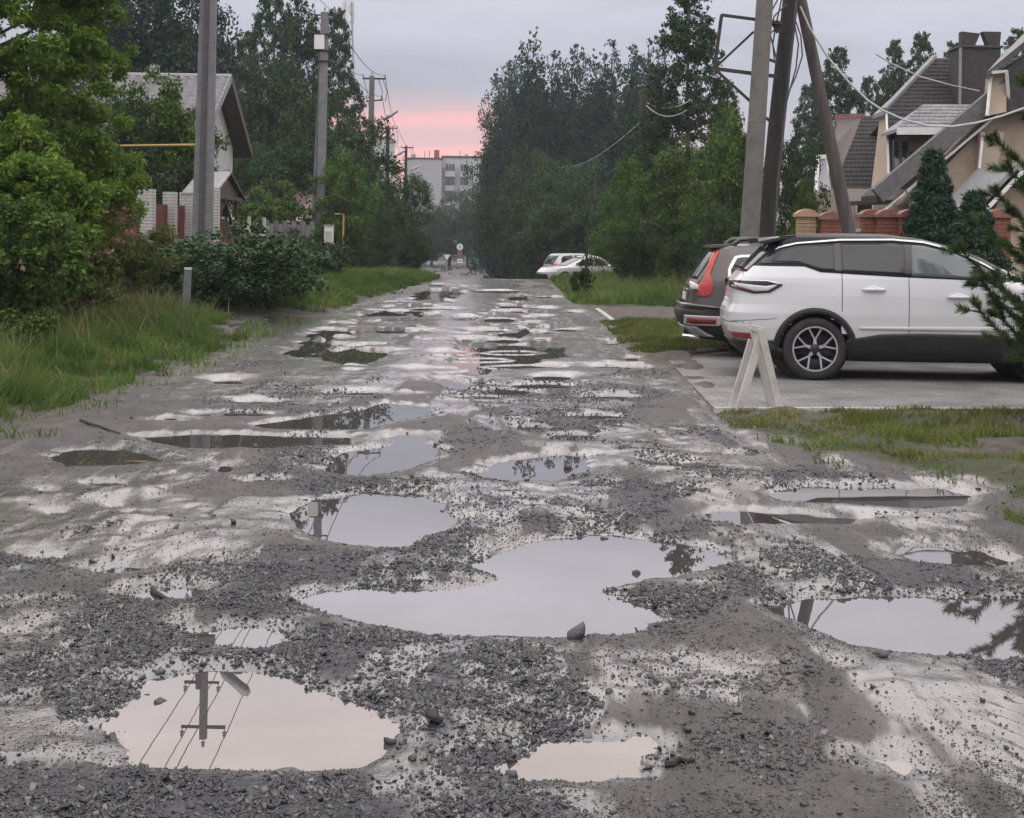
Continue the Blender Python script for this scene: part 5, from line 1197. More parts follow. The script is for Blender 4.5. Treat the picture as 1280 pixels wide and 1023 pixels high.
def house_gable():
    D = 38.0; t = empty('beige_house', at(1230, 300, D), 'beige house with steep grey gable roof behind the big pine', 'house')
    lo, hi = at(1096, 244, D), at(1243, 120, D); ap = hi + (hi - lo) * .38; rr = Vector((2 * ap.x - lo.x, D, lo.z))
    MB().slab([lo + Vector((.9, .3, -.2)), ap + Vector((0, .3, -.35)), rr + Vector((-.9, .3, -.2)), (rr.x - .9, D + .3, -.2), (lo.x + .9, D + .3, -.2)], (0, 1.5, 0)).build('gable_wall', M['beige_wall'], t)
    for a, b in ((lo, ap), (ap, rr)):
        r_ = MB().slab([a, b, b + Vector((0, 1.7, 0)), a + Vector((0, 1.7, 0))], (0, 0, -.18)).build('roof', M['shingle'], t)
        nrm = (b - a).normalized(); 
        MB().bar(a + Vector((0, -.06, -.02)), b + Vector((0, -.06, -.02)), .42, .24, up=(0, 1, 0)).build('verge_slab', M['verge_slate'], t)
        MB().bar(a + Vector((.15, .12, -.42)), b + Vector((.15, .12, -.42)), .06, .20, up=(0, 1, 0)).build('barge_board', M['white_paint'], t)
    # upper fin panel and its own roof
    MB().slab([at(1234, 145, 37.6), at(1258, 140, 37.6), at(1258, 91, 37.9), at(1239, 92, 37.9)], (0, .4, 0)).build('gable_wall', M['beige_wall'], t)
    for p_, q_ in (((1234, 145), (1239, 91)), ((1239, 91), (1258, 89)), ((1258, 89), (1261, 125))): MB().bar(at(*p_, 37.5), at(*q_, 37.75), .07, .07).build('trim', M['white_paint'], t)
    MB().slab([at(1234, 90, 37.4), at(1300, 36, 37.4), at(1300, 22, 39), at(1248, 74, 40)], (0, .2, -.2)).build('roof', M['shingle_edge'], t)
    MB().slab([at(1259, 85, 37.7), at(1330, 40, 37.7), at(1330, 140, 37.7), at(1259, 140, 37.7)], (0, .5, 0)).build('roof', M['shingle'], t)
    # porch gable, lower right
    pl, pa, pr = at(1219, 259, 34.5), at(1272, 204, 34.5), at(1330, 262, 34.5)
    for a, b in ((pl, pa), (pa, pr)):
        MB().slab([a, b, b + Vector((0, 3, 0)), a + Vector((0, 3, 0))], (0, 0, -.14)).build('porch_roof', M['shingle_edge'], t)
        MB().bar(a + Vector((.1, -.05, -.2)), b + Vector((.1, -.05, -.2)), .06, .16, up=(0, 1, 0)).build('barge_board', M['white_paint'], t)
    MB().slab([pl + Vector((.5, .3, -.1)), pa + Vector((0, .3, -.3)), pr + Vector((-.5, .3, -.1)), (pr.x - .5, 34.8, 0), (pl.x + .5, 34.8, 0)], (0, 2.5, 0)).build('porch_wall', M['beige_wall'], t)
    f = MB().slab([at(1226, 165, 37.9), at(1256, 165, 37.9), at(1246, 212, 37.9), at(1224, 212, 37.9)], (0, .3, 0)).build('panel', M['beige_wall'], t)
    for p_, q_ in (((1228, 172), (1224, 211)), ((1224, 212), (1246, 213))): MB().bar(at(*p_, 37.8), at(*q_, 37.8), .06, .06).build('trim', M['white_paint'], f)
house_gable()
# ---------- flats, mast and signs far away
def flats(px0, px1, ytop, D, lab, px_split=None, cols=(), floors=6, seed=1):
    a, b = at(px0, ytop, D), at(px1, ytop, D); g0 = tz(a.x, D) - 1; t = empty('apartment_building', (a.x, D, g0), lab, 'building'); rg = random.Random(seed)
    xs = at(px_split, ytop, D).x if px_split else a.x
    if px_split: MB().slab([(a.x, D - 3, a.z - .6), (xs, D - 3, a.z - .6), (xs, D - 3, g0), (a.x, D - 3, g0)], (0, 14, 0)).build('end_wall', M['grey_wall'], t); MB().box(((a.x + xs) / 2, D + 4, a.z - .45), (xs - a.x + .3, 14.3, .3)).build('roof_edge', M['dark_fence'], t)
    MB().slab([(xs, D, a.z), (b.x, D, a.z), (b.x, D, g0), (xs, D, g0)], (0, 12, 0)).build('facade', M['white_wall'], t)
    MB().box(((xs + b.x) / 2, D + 6, a.z + .12), (b.x - xs + .4, 12.5, .3)).build('roof_edge', M['dark_fence'], t)
    z = a.z - 2.6; fl_ = 0
    while z > g0 + 1 and fl_ < floors:
        for kind, x0, x1 in cols:
            X0, X1 = at(x0, ytop, D).x, at(x1, ytop, D).x
            if kind == 'b':
                bl = MB().box(((X0 + X1) / 2, D - .6, z - .75), (X1 - X0, 1.2, 1.1)).build('balcony', M['white_wall'] if fl_ % 2 == 0 else M['grey_wall'], t)
                n_ = 3
                for k in range(n_): MB().box((X0 + (X1 - X0) * (k + .5) / n_, D - .9, z + .55), ((X1 - X0) / n_ - .12, .5, 1.35)).build('balcony_pane', M['pane_far'], bl)
            else:
                w_ = MB().box(((X0 + X1) / 2, D - .03, z), (X1 - X0, .16, 1.5)).build('window', M['white_paint'], t)
                mt = M['lit'] if (lab.startswith('pale') and fl_ == 3 and x0 < 556) else M['pane_far']
                MB().box(((X0 + X1) / 2, D - .12, z), (X1 - X0 - .25, .08, 1.3)).build('pane', mt, w_)
        z -= 2.8; fl_ += 1
    return t, a, xs
ml, _t, _b = newmat('lit_window'); _b.inputs['Emission Color'].default_value = (1, .75, .42, 1); _b.inputs['Emission Strength'].default_value = 1.0; _b.inputs['Base Color'].default_value = (.5, .4, .3, 1); M['lit'] = ml
t, a, xs = flats(508, 640, 196, 300, 'pale apartment block with balconies at the end of the road', 553, [('w', 553.4, 556), ('b', 557, 569), ('w', 571.5, 574), ('b', 576, 586), ('w', 590, 592.5), ('w', 596, 599), ('w', 602, 605)], 6)
for x, y, w_, h in ((546, 191, 1.0, 1.6), (517, 195, .9, 1.2), (583, 194, .6, .9)): p = at(x, y, 305); MB().box((p.x, 305, p.z - .3), (w_, 1, h)).build('roof_vent', M['red_brick' if w_ == 1 else 'grey_wall'], t)
for x in (531, 537, 575): p = at(x, 188, 304); MB().tube([(p.x, 304, p.z), (p.x, 304, p.z - 1.7)], .06, 5).build('aerial', M['wire'], t)
flats(464, 487, 173, 260, 'small grey block peeking between the third and fourth poles', None, [('w', 478, 480), ('w', 483, 485)], 5, 2)
def mast():
    D = 150; top = at(435, 2, D); t = empty('radio_mast', (top.x, D, -2.3), 'slim lattice radio mast with white panel antennas', 'mast')
    zb = -2.4
    for k in range(3):
        a = k * 2.094; r0, r1 = 1.5, .35; MB().tube([(top.x + r0 * math.cos(a), D + r0 * math.sin(a), zb), (top.x + r1 * math.cos(a), D + r1 * math.sin(a), top.z)], .09, 6).build('leg', M['galv'], t)
    n_ = 16
    for i in range(n_):
        for k in range(3):
            a, b = k * 2.094, (k + 1) * 2.094; u, v = i / n_, (i + 1) / n_; ru, rv = 1.5 - 1.15 * u, 1.5 - 1.15 * v; z0, z1 = zb + (top.z - zb) * u, zb + (top.z - zb) * v
            MB().tube([(top.x + ru * math.cos(a), D + ru * math.sin(a), z0), (top.x + rv * math.cos(b), D + rv * math.sin(b), z1)], .04, 4).build('lattice_bar', M['galv'], t)
    for k in range(3):
        a = k * 2.094 + .5; MB().box((top.x + .55 * math.cos(a), D + .55 * math.sin(a), top.z - 1.0), (.28, .2, 2.1)).build('panel_antenna', M['white_paint'], t)
mast()
ms_ = lambda n_, c: noise_mat(n_, c, c, 3, .4, 0)
M['sign_red'] = ms_('sign_red', (.22, .10, .10)); M['sign_blue'] = ms_('sign_blue', (.10, .26, .42)); M['sign_black'] = ms_('sign_black', (.03, .03, .03)); M['sign_white'] = ms_('sign_white', (.75, .75, .75))
def disc(m, c, r, th, n=20): m.lathe([(0, 0), (r, 0), (r, th), (0, th)], c, axis='Y', n=n)
def sign_post(px, D, label, ytop):
    p = at(px, 300, D); zt = at(px, ytop, D).z; zb = tz(p.x, D); t = empty('road_sign', (p.x, D, zb), label, 'road sign'); MB().tube([(p.x, D, zb - .2), (p.x, D, zt)], .04, 6).build('post', M['galv'], t); return t, p.x
D = 168
t, x = sign_post(559, D, 'white inverted triangle give way sign at the road end', 318); z = at(559, 321, D).z
tri = lambda s_, y_: [(x - s_, y_, z + s_ * .58), (x + s_, y_, z + s_ * .58), (x, y_, z - s_ * 1.15)]
MB().slab(tri(.48, D - .06), (0, .03, 0)).build('border', M['sign_red'], t); MB().slab(tri(.36, D - .07), (0, .02, 0)).build('face', M['sign_white'], t)
t, x = sign_post(575, D, 'tall sign post with white round, red and white plates', 303); z = at(575, 309, D).z
m = MB(); disc(m, (x, D - .06, z), .36, .03); m.build('round_face', M['sign_white'], t); m = MB(); m.box((x, D - .075, z), (.09, .02, .36)); m.build('symbol', M['sign_black'], t)
z = at(575, 319, D).z; m = MB(); m.slab([(x - .28, D - .06, z - .42), (x + .28, D - .06, z - .42), (x + .28, D - .06, z + .42), (x - .28, D - .06, z + .42)], (0, .03, 0)); m.build('red_plate', M['sign_red'], t)
z = at(575, 326.5, D).z; MB().box((x, D - .05, z), (.62, .03, .44)).build('white_plate', M['sign_white'], t); MB().box((x, D - .07, z), (.42, .02, .08)).build('symbol', M['sign_black'], t)
t, x = sign_post(595.5, D, 'round blue sign right of the white signs at the road end', 319); z = at(595.5, 324.5, D).z
m = MB(); disc(m, (x, D - .06, z), .34, .03); m.slab([(x - .2, D - .06, z - .26), (x + .2, D - .06, z - .26), (x, D - .06, z - .58)], (0, .03, 0)); m.build('face', M['sign_blue'], t); MB().box((x, D - .08, z), (.10, .02, .30)).build('symbol', M['sign_white'], t)
# ------------------------------------------------------------------ cars
def paint(name, col, rough=.28, metallic=.0, coat=.6):
    m, t, b = newmat(name); n = t.nodes.new; l = t.links.new
    tcn = n('ShaderNodeTexCoord'); ns = n('ShaderNodeTexNoise'); ns.inputs['Scale'].default_value = 3.0; ns.inputs['Detail'].default_value = 8; l(tcn.outputs['Object'], ns.inputs['Vector'])
    sp = n('ShaderNodeSeparateXYZ'); l(tcn.outputs['Object'], sp.inputs[0])
    dirt = n('ShaderNodeMapRange'); dirt.inputs[1].default_value = .95; dirt.inputs[2].default_value = .3; dirt.inputs[3].default_value = 0; dirt.inputs[4].default_value = .45; l(sp.outputs['Z'], dirt.inputs[0])
    mu = n('ShaderNodeMath'); mu.operation = 'MULTIPLY'; l(dirt.outputs[0], mu.inputs[0]); l(ns.outputs['Fac'], mu.inputs[1])
    mx = n('ShaderNodeMix'); mx.data_type = 'RGBA'; mx.inputs[6].default_value = (*col, 1); mx.inputs[7].default_value = (.20, .18, .16, 1); l(mu.outputs[0], mx.inputs[0]); l(mx.outputs[2], b.inputs['Base Color'])
    b.inputs['Roughness'].default_value = rough; b.inputs['Metallic'].default_value = metallic; b.inputs['Coat Weight'].default_value = coat; b.inputs['Coat Roughness'].default_value = .08
    return m
M['car_white'] = paint('car_white', (.66, .665, .69)); M['car_brown'] = paint('car_brown', (.10, .086, .080), .3, .35); M['car_silver'] = paint('car_silver', (.42, .43, .45), .3, .4)
M['gloss_black'] = noise_mat('gloss_black', (.012, .012, .014), (.018, .018, .02), 4, .18, 0, coat=.5)
M['roof_black'] = noise_mat('roof_black', (.010, .010, .011), (.015, .015, .016), 4, .38, 0, spec=.22)
M['trim_black'] = noise_mat('trim_black', (.010, .010, .011), (.022, .021, .021), 8, .6, .05)
M['tyre'] = noise_mat('tyre', (.016, .016, .017), (.034, .032, .031), 10, .8, .1)
M['chrome'] = noise_mat('chrome', (.62, .62, .64), (.70, .70, .72), 4, .15, 0, metallic=.9)
M['alloy'] = noise_mat('alloy', (.50, .50, .52), (.62, .62, .63), 6, .3, 0, metallic=.7)
M['rim_dark'] = noise_mat('rim_dark', (.02, .02, .022), (.04, .04, .042), 6, .4, 0, metallic=.4)
M['tint_glass'] = noise_mat('tint_glass', (.016, .020, .024), (.022, .026, .030), 2, .05, 0, spec=.6)
M['clear_glass'] = noise_mat('clear_glass', (.075, .088, .092), (.13, .145, .15), 1.6, .05, 0, spec=.7)
M['red_lens'] = noise_mat('red_lens', (.40, .016, .014), (.50, .035, .028), 5, .15, 0, coat=.7)
M['dark_red_lens'] = noise_mat('dark_red_lens', (.16, .012, .012), (.22, .02, .02), 5, .15, 0, coat=.7)
M['clear_lens'] = noise_mat('clear_lens', (.55, .55, .56), (.68, .68, .69), 9, .12, 0, coat=.6)
M['skid_silver'] = noise_mat('skid_silver', (.42, .42, .43), (.52, .52, .53), 5, .35, 0, metallic=.3)
M['plate'] = noise_mat('plate', (.62, .62, .62), (.7, .7, .7), 4, .5, 0)
M['seat_pale'] = noise_mat('seat_pale', (.4, .39, .38), (.5, .49, .48), 4, .8, 0)

class Loft:
    """closed car shell: a stack of rounded plan outlines from sill to roof"""
    def __init__(s, prof, n=5.0, nlo=None):
        s.z, s.xr, s.xf, s.w = [np.array(c, float) for c in zip(*prof)]; s.n = n
    def P(s, z): return np.interp(z, s.z, s.xr), np.interp(z, s.z, s.xf), np.interp(z, s.z, s.w)
    def side(s, x, z):
        xr, xf, w_ = s.P(z); u = np.clip(np.abs((x - (xr + xf) / 2) / ((xf - xr) / 2)), 0, .9995); return w_ * (1 - u ** s.n) ** (1 / s.n)
    def rear(s, y, z, front=False):
        xr, xf, w_ = s.P(z); u = np.clip(np.abs(y / w_), 0, .9995); h = (xf - xr) / 2 * (1 - u ** s.n) ** (1 / s.n); c = (xr + xf) / 2; return c + h if front else c - h
    def shell(s, name, mats, arches, zroof, parent, nz=64, nt=168):
        zs = np.unique(np.concatenate([np.linspace(s.z[0], s.z[-1], nz), s.z])); t = np.linspace(0, 2 * np.pi, nt, endpoint=False)
        V = []
        for z in zs:
            xr, xf, w_ = s.P(z); c, h = (xr + xf) / 2, (xf - xr) / 2; ct, st = np.cos(t), np.sin(t); e = 2 / s.n
            V.append(np.stack([c + h * np.sign(ct) * np.abs(ct) ** e, w_ * np.sign(st) * np.abs(st) ** e, np.full(nt, z)], -1))
        V = np.array(V); k = len(zs); I = np.arange(k * nt).reshape(k, nt)
        q = np.stack([I[:-1], np.roll(I[:-1], -1, 1), np.roll(I[1:], -1, 1), I[1:]], -1).reshape(-1, 4); Vf = V.reshape(-1, 3); ctr = Vf[q].mean(1)
        keep = np.ones(len(q), bool)
        for ax, az, ar in arches: keep &= ~((np.hypot(ctr[:, 0] - ax, ctr[:, 2] - az) < ar) & (np.abs(ctr[:, 1]) > .45))
        me = bpy.data.meshes.new(name); faces = [tuple(f) for f in q[keep]] + [tuple(I[-1]), tuple(I[0][::-1])]
        me.from_pydata(Vf.tolist(), [], faces)
        for m_ in mats: me.materials.append(m_)
        zc = np.append(ctr[keep][:, 2], [s.z[-1], s.z[0]]); me.polygons.foreach_set('material_index', np.where(zc > zroof, 1, 0).astype(np.int32))
        me.polygons.foreach_set('use_smooth', np.ones(len(faces), bool)); me.update(); return link(name, me, parent)
    def patch(s, name, mat, parent, lo, hi, where='side', sgn=-1, off=.006, nx=36, nr=10, depth=.03, label=None):
        """panel on the shell between two outlines lo and hi given as (u, z) polylines"""
        lo, hi = np.array(lo, float), np.array(hi, float); u0, u1 = max(lo[0, 0], hi[0, 0]), min(lo[-1, 0], hi[-1, 0])
        us = np.unique(np.concatenate([np.linspace(u0, u1, nx), lo[(lo[:, 0] >= u0) & (lo[:, 0] <= u1), 0], hi[(hi[:, 0] >= u0) & (hi[:, 0] <= u1), 0]]))
        v = np.linspace(0, 1, nr)[None]; zl, zh = np.interp(us, lo[:, 0], lo[:, 1])[:, None], np.interp(us, hi[:, 0], hi[:, 1])[:, None]; Zp = zl + (zh - zl) * v; U = np.repeat(us[:, None], nr, 1)
        def S(U_, Z_, o):
            if where == 'side':
                f = lambda a, b: s.side(a, b); e = 1e-3; y = f(U_, Z_); gx, gz = (f(U_ + e, Z_) - f(U_ - e, Z_)) / (2 * e), (f(U_, Z_ + e) - f(U_, Z_ - e)) / (2 * e); l_ = np.sqrt(1 + gx ** 2 + gz ** 2)
                return np.stack([U_ - gx / l_ * o, sgn * (y + o / l_), Z_ - gz / l_ * o], -1)
            fr = where == 'front'; f = lambda a, b: s.rear(a, b, fr); e = 1e-3; d = 1 if fr else -1; x = f(U_, Z_); gy, gz = (f(U_ + e, Z_) - f(U_ - e, Z_)) / (2 * e), (f(U_, Z_ + e) - f(U_, Z_ - e)) / (2 * e); l_ = np.sqrt(1 + gy ** 2 + gz ** 2)
            return np.stack([x + d * o / l_, U_ - d * gy / l_ * o, Z_ - d * gz / l_ * o], -1)
        A, B = S(U, Zp, off), S(U, Zp, off - depth); a, b = U.shape; I = np.arange(a * b).reshape(a, b)
        q = np.stack([I[:-1, :-1], I[1:, :-1], I[1:, 1:], I[:-1, 1:]], -1).reshape(-1, 4).tolist(); n0 = a * b
        rim = list(I[:, 0]) + list(I[-1, 1:]) + list(I[-2::-1, -1]) + list(I[0, -2:0:-1])
        q += [(rim[i], rim[(i + 1) % len(rim)], rim[(i + 1) % len(rim)] + n0, rim[i] + n0) for i in range(len(rim))]
        me = bpy.data.meshes.new(name); me.from_pydata(np.concatenate([A.reshape(-1, 3), B.reshape(-1, 3)]).tolist(), [], [tuple(int(i) for i in f) for f in q]); me.materials.append(mat)
        me.polygons.foreach_set('use_smooth', [i < (a - 1) * (b - 1) for i in range(len(q))]); me.update()
        import bmesh
        bm = bmesh.new(); bm.from_mesh(me); bmesh.ops.recalc_face_normals(bm, faces=bm.faces); bm.to_mesh(me); bm.free()
        o = link(name, me, parent)
        if label: o['label'] = label
        return o
    def ring(s, name, mat, parent, cx, cz, r0, r1, a0, a1, sgn=-1, off=.012, n=44):
        a = np.radians(np.linspace(a0, a1, n)); A = []
        for r, o in ((r0, -.09), (r0, off), ((r0 + r1) / 2, off + .01), (r1, off), (r1, -.02)):
            x, z = cx + r * np.cos(a), cz + r * np.sin(a); A.append(np.stack([x, sgn * (s.side(x, np.maximum(z, s.z[0])) + o), z], -1))
        A = np.array(A); k, m_ = A.shape[:2]; I = np.arange(k * m_).reshape(k, m_); q = np.stack([I[:-1, :-1], I[:-1, 1:], I[1:, 1:], I[1:, :-1]], -1).reshape(-1, 4)
        return link(name, np_mesh(name, A.reshape(-1, 3), q, mat, smooth=False), parent)
def wheel_proto(r, rr, wd, kind):
    tm = MB().lathe([(rr - .01, -wd / 2 + .02), (rr + .015, -wd / 2), (r - .035, -wd / 2), (r - .008, -wd / 2 + .02), (r, -wd / 2 + .05), (r, wd / 2 - .05), (r - .008, wd / 2 - .02), (r - .035, wd / 2), (rr, wd / 2)], axis='Y', n=48).mesh('tyre', M['tyre'], smooth=True)
    rm = MB().lathe([(rr + .004, -wd / 2 + .012), (rr - .012, -wd / 2 + .006), (rr - .016, -wd / 2 + .05), (rr - .03, .0), (.10, .02), (.0, .02)], axis='Y', n=48).mesh('rim', M['rim_dark'], smooth=True)
    lip = MB().lathe([(rr + .006, -wd / 2 + .02), (rr + .006, -wd / 2 + .002), (rr - .012, -wd / 2 + .002), (rr - .012, -wd / 2 + .02)], axis='Y', n=48).mesh('rim_lip', M['alloy'])
    hub = MB().lathe([(.0, -wd / 2 + .022), (.05, -wd / 2 + .022), (.065, -wd / 2 + .04), (.065, .0)], axis='Y', n=20).mesh('hub_cap', M['rim_dark'], smooth=True)
    sp = MB(); y0 = -wd / 2 + .028
    if kind == 'y':
        sp.slab([(-.020, y0, .04), (.020, y0, .04), (.014, y0 + .004, rr * .52), (-.014, y0 + .004, rr * .52)], (0, .03, 0))
        for s_ in (-1, 1): sp.slab([(s_ * .0, y0 + .001, rr * .48), (s_ * .018, y0 + .001, rr * .45), (s_ * rr * .33, y0 - .012, rr * .93), (s_ * rr * .26, y0 - .012, rr * .955)], (0, .03, 0))
    else: sp.slab([(-.03, y0, .04), (.03, y0, .04), (.022, y0 - .01, rr * .97), (-.022, y0 - .01, rr * .97)], (0, .03, 0))
    return tm, rm, lip, hub, sp.mesh('spoke', M['alloy'])
def add_wheel(car, wp, x, y, z, flip, phase=0.0):
    w_ = empty('wheel', (x, y, z)); w_.parent = car; w_.rotation_euler = (0, phase, math.pi if flip else 0)
    link('tyre', wp[0], w_); link('rim', wp[1], w_); link('rim_lip', wp[2], w_); link('hub_cap', wp[3], w_)
    for k in range(5):
        o = link('spoke', wp[4], w_); o.rotation_euler = (0, 2 * math.pi * k / 5, 0)
    return w_
def place(px, D, local, yaw, label, cat, name):
    p = at(px, 300, D); d = Matrix.Rotation(yaw, 3, 'Z') @ Vector((local[0], local[1], 0)); x, y = p.x - d.x, D - d.y
    return empty(name, (x, y, .022), label, cat, None, yaw)

YAW = R(6)
# ---- white SUV
wx0, wx1, wz, wr = 1.00, 3.71, .362, .362
car = place(1021, 17.5, (wx0, -.93), R(-3.5), 'white SUV with black roof and five double spoke wheels on the driveway', 'car', 'parked_car')
SU = Loft([(.24, .30, 4.45, .80), (.34, .14, 4.60, .88), (.46, .05, 4.68, .915), (.60, .0, 4.71, .93), (.76, .0, 4.72, .935), (.86, .05, 4.71, .93), (.98, .07, 4.66, .925), (1.06, .07, 4.45, .915), (1.12, .09, 3.95, .905), (1.17, .13, 3.60, .895), (1.24, .20, 3.40, .872), (1.32, .28, 3.20, .845), (1.44, .40, 2.97, .805), (1.54, .50, 2.70, .765), (1.60, .56, 2.48, .735), (1.645, .64, 2.30, .70), (1.675, .80, 2.05, .62), (1.695, 1.05, 1.9, .48), (1.70, 1.25, 1.75, .30)], 5.5)
SU.shell('body', [M['car_white'], M['roof_black']], [(wx0, wz, .415), (wx1, wz, .415)], 1.30, car)
for s_ in (-1, 1):
    bel = [(.40, 1.335), (.80, 1.335), (1.06, 1.245), (1.9, 1.205), (3.22, 1.165)]; top = [(.40, 1.36), (.60, 1.505), (.80, 1.555), (1.3, 1.60), (1.9, 1.61), (2.25, 1.585), (2.6, 1.50), (2.95, 1.335), (3.22, 1.17)]
    cut = lambda L_, a, b: [(a, float(np.interp(a, *zip(*L_))))] + [p_ for p_ in L_ if a < p_[0] < b] + [(b, float(np.interp(b, *zip(*L_))))]
    SU.patch('window_surround', M['gloss_black'], car, bel, top, sgn=s_, off=.005, nx=80)
    ins = lambda L_, d: [(a, z_ + d) for a, z_ in L_]
    SU.patch('rear_quarter_window', M['tint_glass'], car, cut(ins(bel, .02), .52, 1.22), cut(ins(top, -.025), .52, 1.22), sgn=s_, off=.010)
    SU.patch('rear_door_window', M['tint_glass'], car, cut(ins(bel, .015), 1.30, 2.03), cut(ins(top, -.025), 1.30, 2.03), sgn=s_, off=.010)
    SU.patch('front_door_window', M['clear_glass'], car, cut(ins(bel, .015), 2.10, 3.02), cut(ins(top, -.025), 2.10, 3.02), sgn=s_, off=.010)
    SU.patch('chrome_strip', M['chrome'], car, cut(ins(top, .004), .56, 3.2), cut(ins(top, .028), .56, 3.2), sgn=s_, off=.014, nx=90, nr=3)
    SU.patch('sill_cladding', M['trim_black'], car, [(1.36, .245), (3.36, .245)], [(1.36, .47), (1.44, .49), (1.75, .545), (2.2, .56), (3.1, .555), (3.36, .50)], sgn=s_, off=.016)
    SU.patch('door_crease', M['car_white'], car, [(1.5, .60), (3.2, .60)], [(1.5, .625), (3.2, .645)], sgn=s_, off=.014, nr=4, depth=.02)
    SU.patch('bumper_cladding', M['trim_black'], car, [(.22, .245), (.60, .245)], [(.22, .44), (.60, .45)], sgn=s_, off=.014)
    for cx in (wx0, wx1): SU.ring('arch_trim', M['trim_black'], car, cx, wz, .405, .475, -18, 198, sgn=s_, off=.012)
    for a, b in ((1.30, .56), (2.06, .56), (3.12, .56)):
        zt = float(np.interp(a, *zip(*bel))); SU.patch('door_seam', M['trim_black'], car, [(a - .004, .50 if a > 1.4 else .80), (a + .004, .50 if a > 1.4 else .80)], [(a - .004, zt), (a + .004, zt)], sgn=s_, off=.0015, nx=3, nr=20, depth=.01)
    SU.patch('bumper_seam', M['trim_black'], car, [(.06, .655), (.56, .70)], [(.06, .661), (.56, .706)], sgn=s_, off=.0015, nr=3, depth=.01)
    SU.patch('fuel_flap', M['car_white'], car, [(.62, .90), (.80, .90)], [(.62, 1.06), (.80, 1.06)], sgn=s_, off=.003, nr=6, depth=.012) if s_ > 0 else None
    for hx, hz in ((1.66, 1.055), (2.62, .985)):
        m = MB(); y_ = s_ * (float(SU.side(hx, hz)) + .03); m.tube([(hx - .13, y_ - s_ * .03, hz), (hx - .10, y_, hz), (hx + .10, y_, hz), (hx + .13, y_ - s_ * .03, hz)], [.012, .019, .019, .012], 8)
        SU.patch('handle_cup', M['car_white'], car, [(hx - .1, hz - .005), (hx, hz - .02), (hx + .1, hz - .005)], [(hx - .1, hz + .015), (hx, hz + .05), (hx + .1, hz + .015)], sgn=s_, off=.002, nr=4); m.build('door_handle', M['car_white'], car, world=False, smooth=True)
    mr_ = MB(); mr_.lathe([(0, -.12), (.065, -.115), (.085, -.06), (.09, .02), (.075, .09), (0, .11)], (0, 0, 0), 'X', 14); mr_.v = [(x * 1.0 + 3.02, y * .8 + s_ * 1.02, z * .95 + 1.225) for x, y, z in mr_.v]; mr_.build('wing_mirror', M['gloss_black'], car, world=False, smooth=True)
    MB().bar((3.0, s_ * .88, 1.19), (3.02, s_ * .98, 1.20), .05, .05).build('mirror_arm', M['gloss_black'], car, world=False)
    # tail lamp: dark surround, red upper bar, clear lower part
    tl = SU.patch('tail_light', M['gloss_black'], car, [(.055, 1.045), (.30, .985), (.48, 1.0), (.62, 1.085)], [(.055, 1.135), (.46, 1.145), (.62, 1.10)], sgn=s_, off=.012)
    SU.patch('lens', M['clear_lens'], tl, [(.10, 1.075), (.32, 1.01), (.46, 1.02), (.56, 1.085)], [(.10, 1.10), (.44, 1.075), (.56, 1.095)], sgn=s_, off=.018, nr=4)
    SU.patch('chrome_edge', M['chrome'], tl, [(.06, 1.118), (.44, 1.125), (.60, 1.098)], [(.06, 1.132), (.45, 1.143), (.61, 1.104)], sgn=s_, off=.019, nr=3)
    SU.patch('red_lens', M['dark_red_lens'], tl, [(.08, 1.05), (.26, 1.01)], [(.08, 1.07), (.26, 1.055)], sgn=s_, off=.017, nr=3)
    SU.patch('quarter_pillar_light', M['worn_white'], car, [(.30, 1.30), (.44, 1.335)], [(.30, 1.34), (.44, 1.47)], sgn=s_, off=.008) if False else None
    MB().box((2.35, s_ * .38, 1.05), (.5, .46, .5)).build('front_seat', M['seat_pale'], car, world=False)
SU.patch('rear_window', M['tint_glass'], car, [(-.66, 1.235), (.66, 1.235)], [(-.60, 1.545), (.60, 1.545)], 'rear', off=.008)
SU.patch('tail_light_bar', M['gloss_black'], car, [(-.85, 1.06), (.85, 1.06)], [(-.85, 1.115), (.85, 1.115)], 'rear', off=.010)
SU.patch('rear_bumper_insert', M['trim_black'], car, [(-.84, .26), (.84, .26)], [(-.84, .44), (.84, .44)], 'rear', off=.02)
SU.patch('reflector', M['dark_red_lens'], car, [(-.80, .46), (-.50, .46)], [(-.80, .53), (-.50, .53)], 'rear', off=.012); SU.patch('reflector', M['dark_red_lens'], car, [(.50, .46), (.80, .46)], [(.50, .53), (.80, .53)], 'rear', off=.012)
SU.patch('tailgate_seam', M['trim_black'], car, [(-.82, .645), (.82, .645)], [(-.82, .652), (.82, .652)], 'rear', off=.0015, nr=3, depth=.01)
SU.patch('number_plate', M['plate'], car, [(-.26, .80), (.26, .80)], [(-.26, .91), (.26, .91)], 'rear', off=.012)
SU.patch('windscreen', M['tint_glass'], car, [(-.70, 1.20), (.70, 1.20)], [(-.58, 1.57), (.58, 1.57)], 'front', off=.006)
m = MB(); m.slab([(.80, -.62, 1.672), (.80, .62, 1.672), (.36, .58, 1.628), (.36, -.58, 1.628)], (0, 0, -.035)); m.slab([(.60, -.66, 1.64), (.60, -.60, 1.655), (.36, -.58, 1.628), (.36, -.66, 1.59)], (.02, 0, -.03)); m.slab([(.60, .66, 1.64), (.60, .60, 1.655), (.36, .58, 1.628), (.36, .66, 1.59)], (.02, 0, -.03)); m.build('roof_spoiler', M['gloss_black'], car, world=False)
MB().tube([(.22, -.1, 1.27), (.10, -.45, 1.30)], .012, 6).build('rear_wiper', M['trim_black'], car, world=False)
for s_ in (-1, 1):
    SU.patch('headlight', M['clear_lens'], car, [(s_ * .72 - .16, .86), (s_ * .72 + .16, .86)], [(s_ * .72 - .16, .97), (s_ * .72 + .16, .97)], 'front', off=.01)
SU.patch('grille', M['gloss_black'], car, [(-.5, .52), (.5, .52)], [(-.6, .88), (.6, .88)], 'front', off=.01)
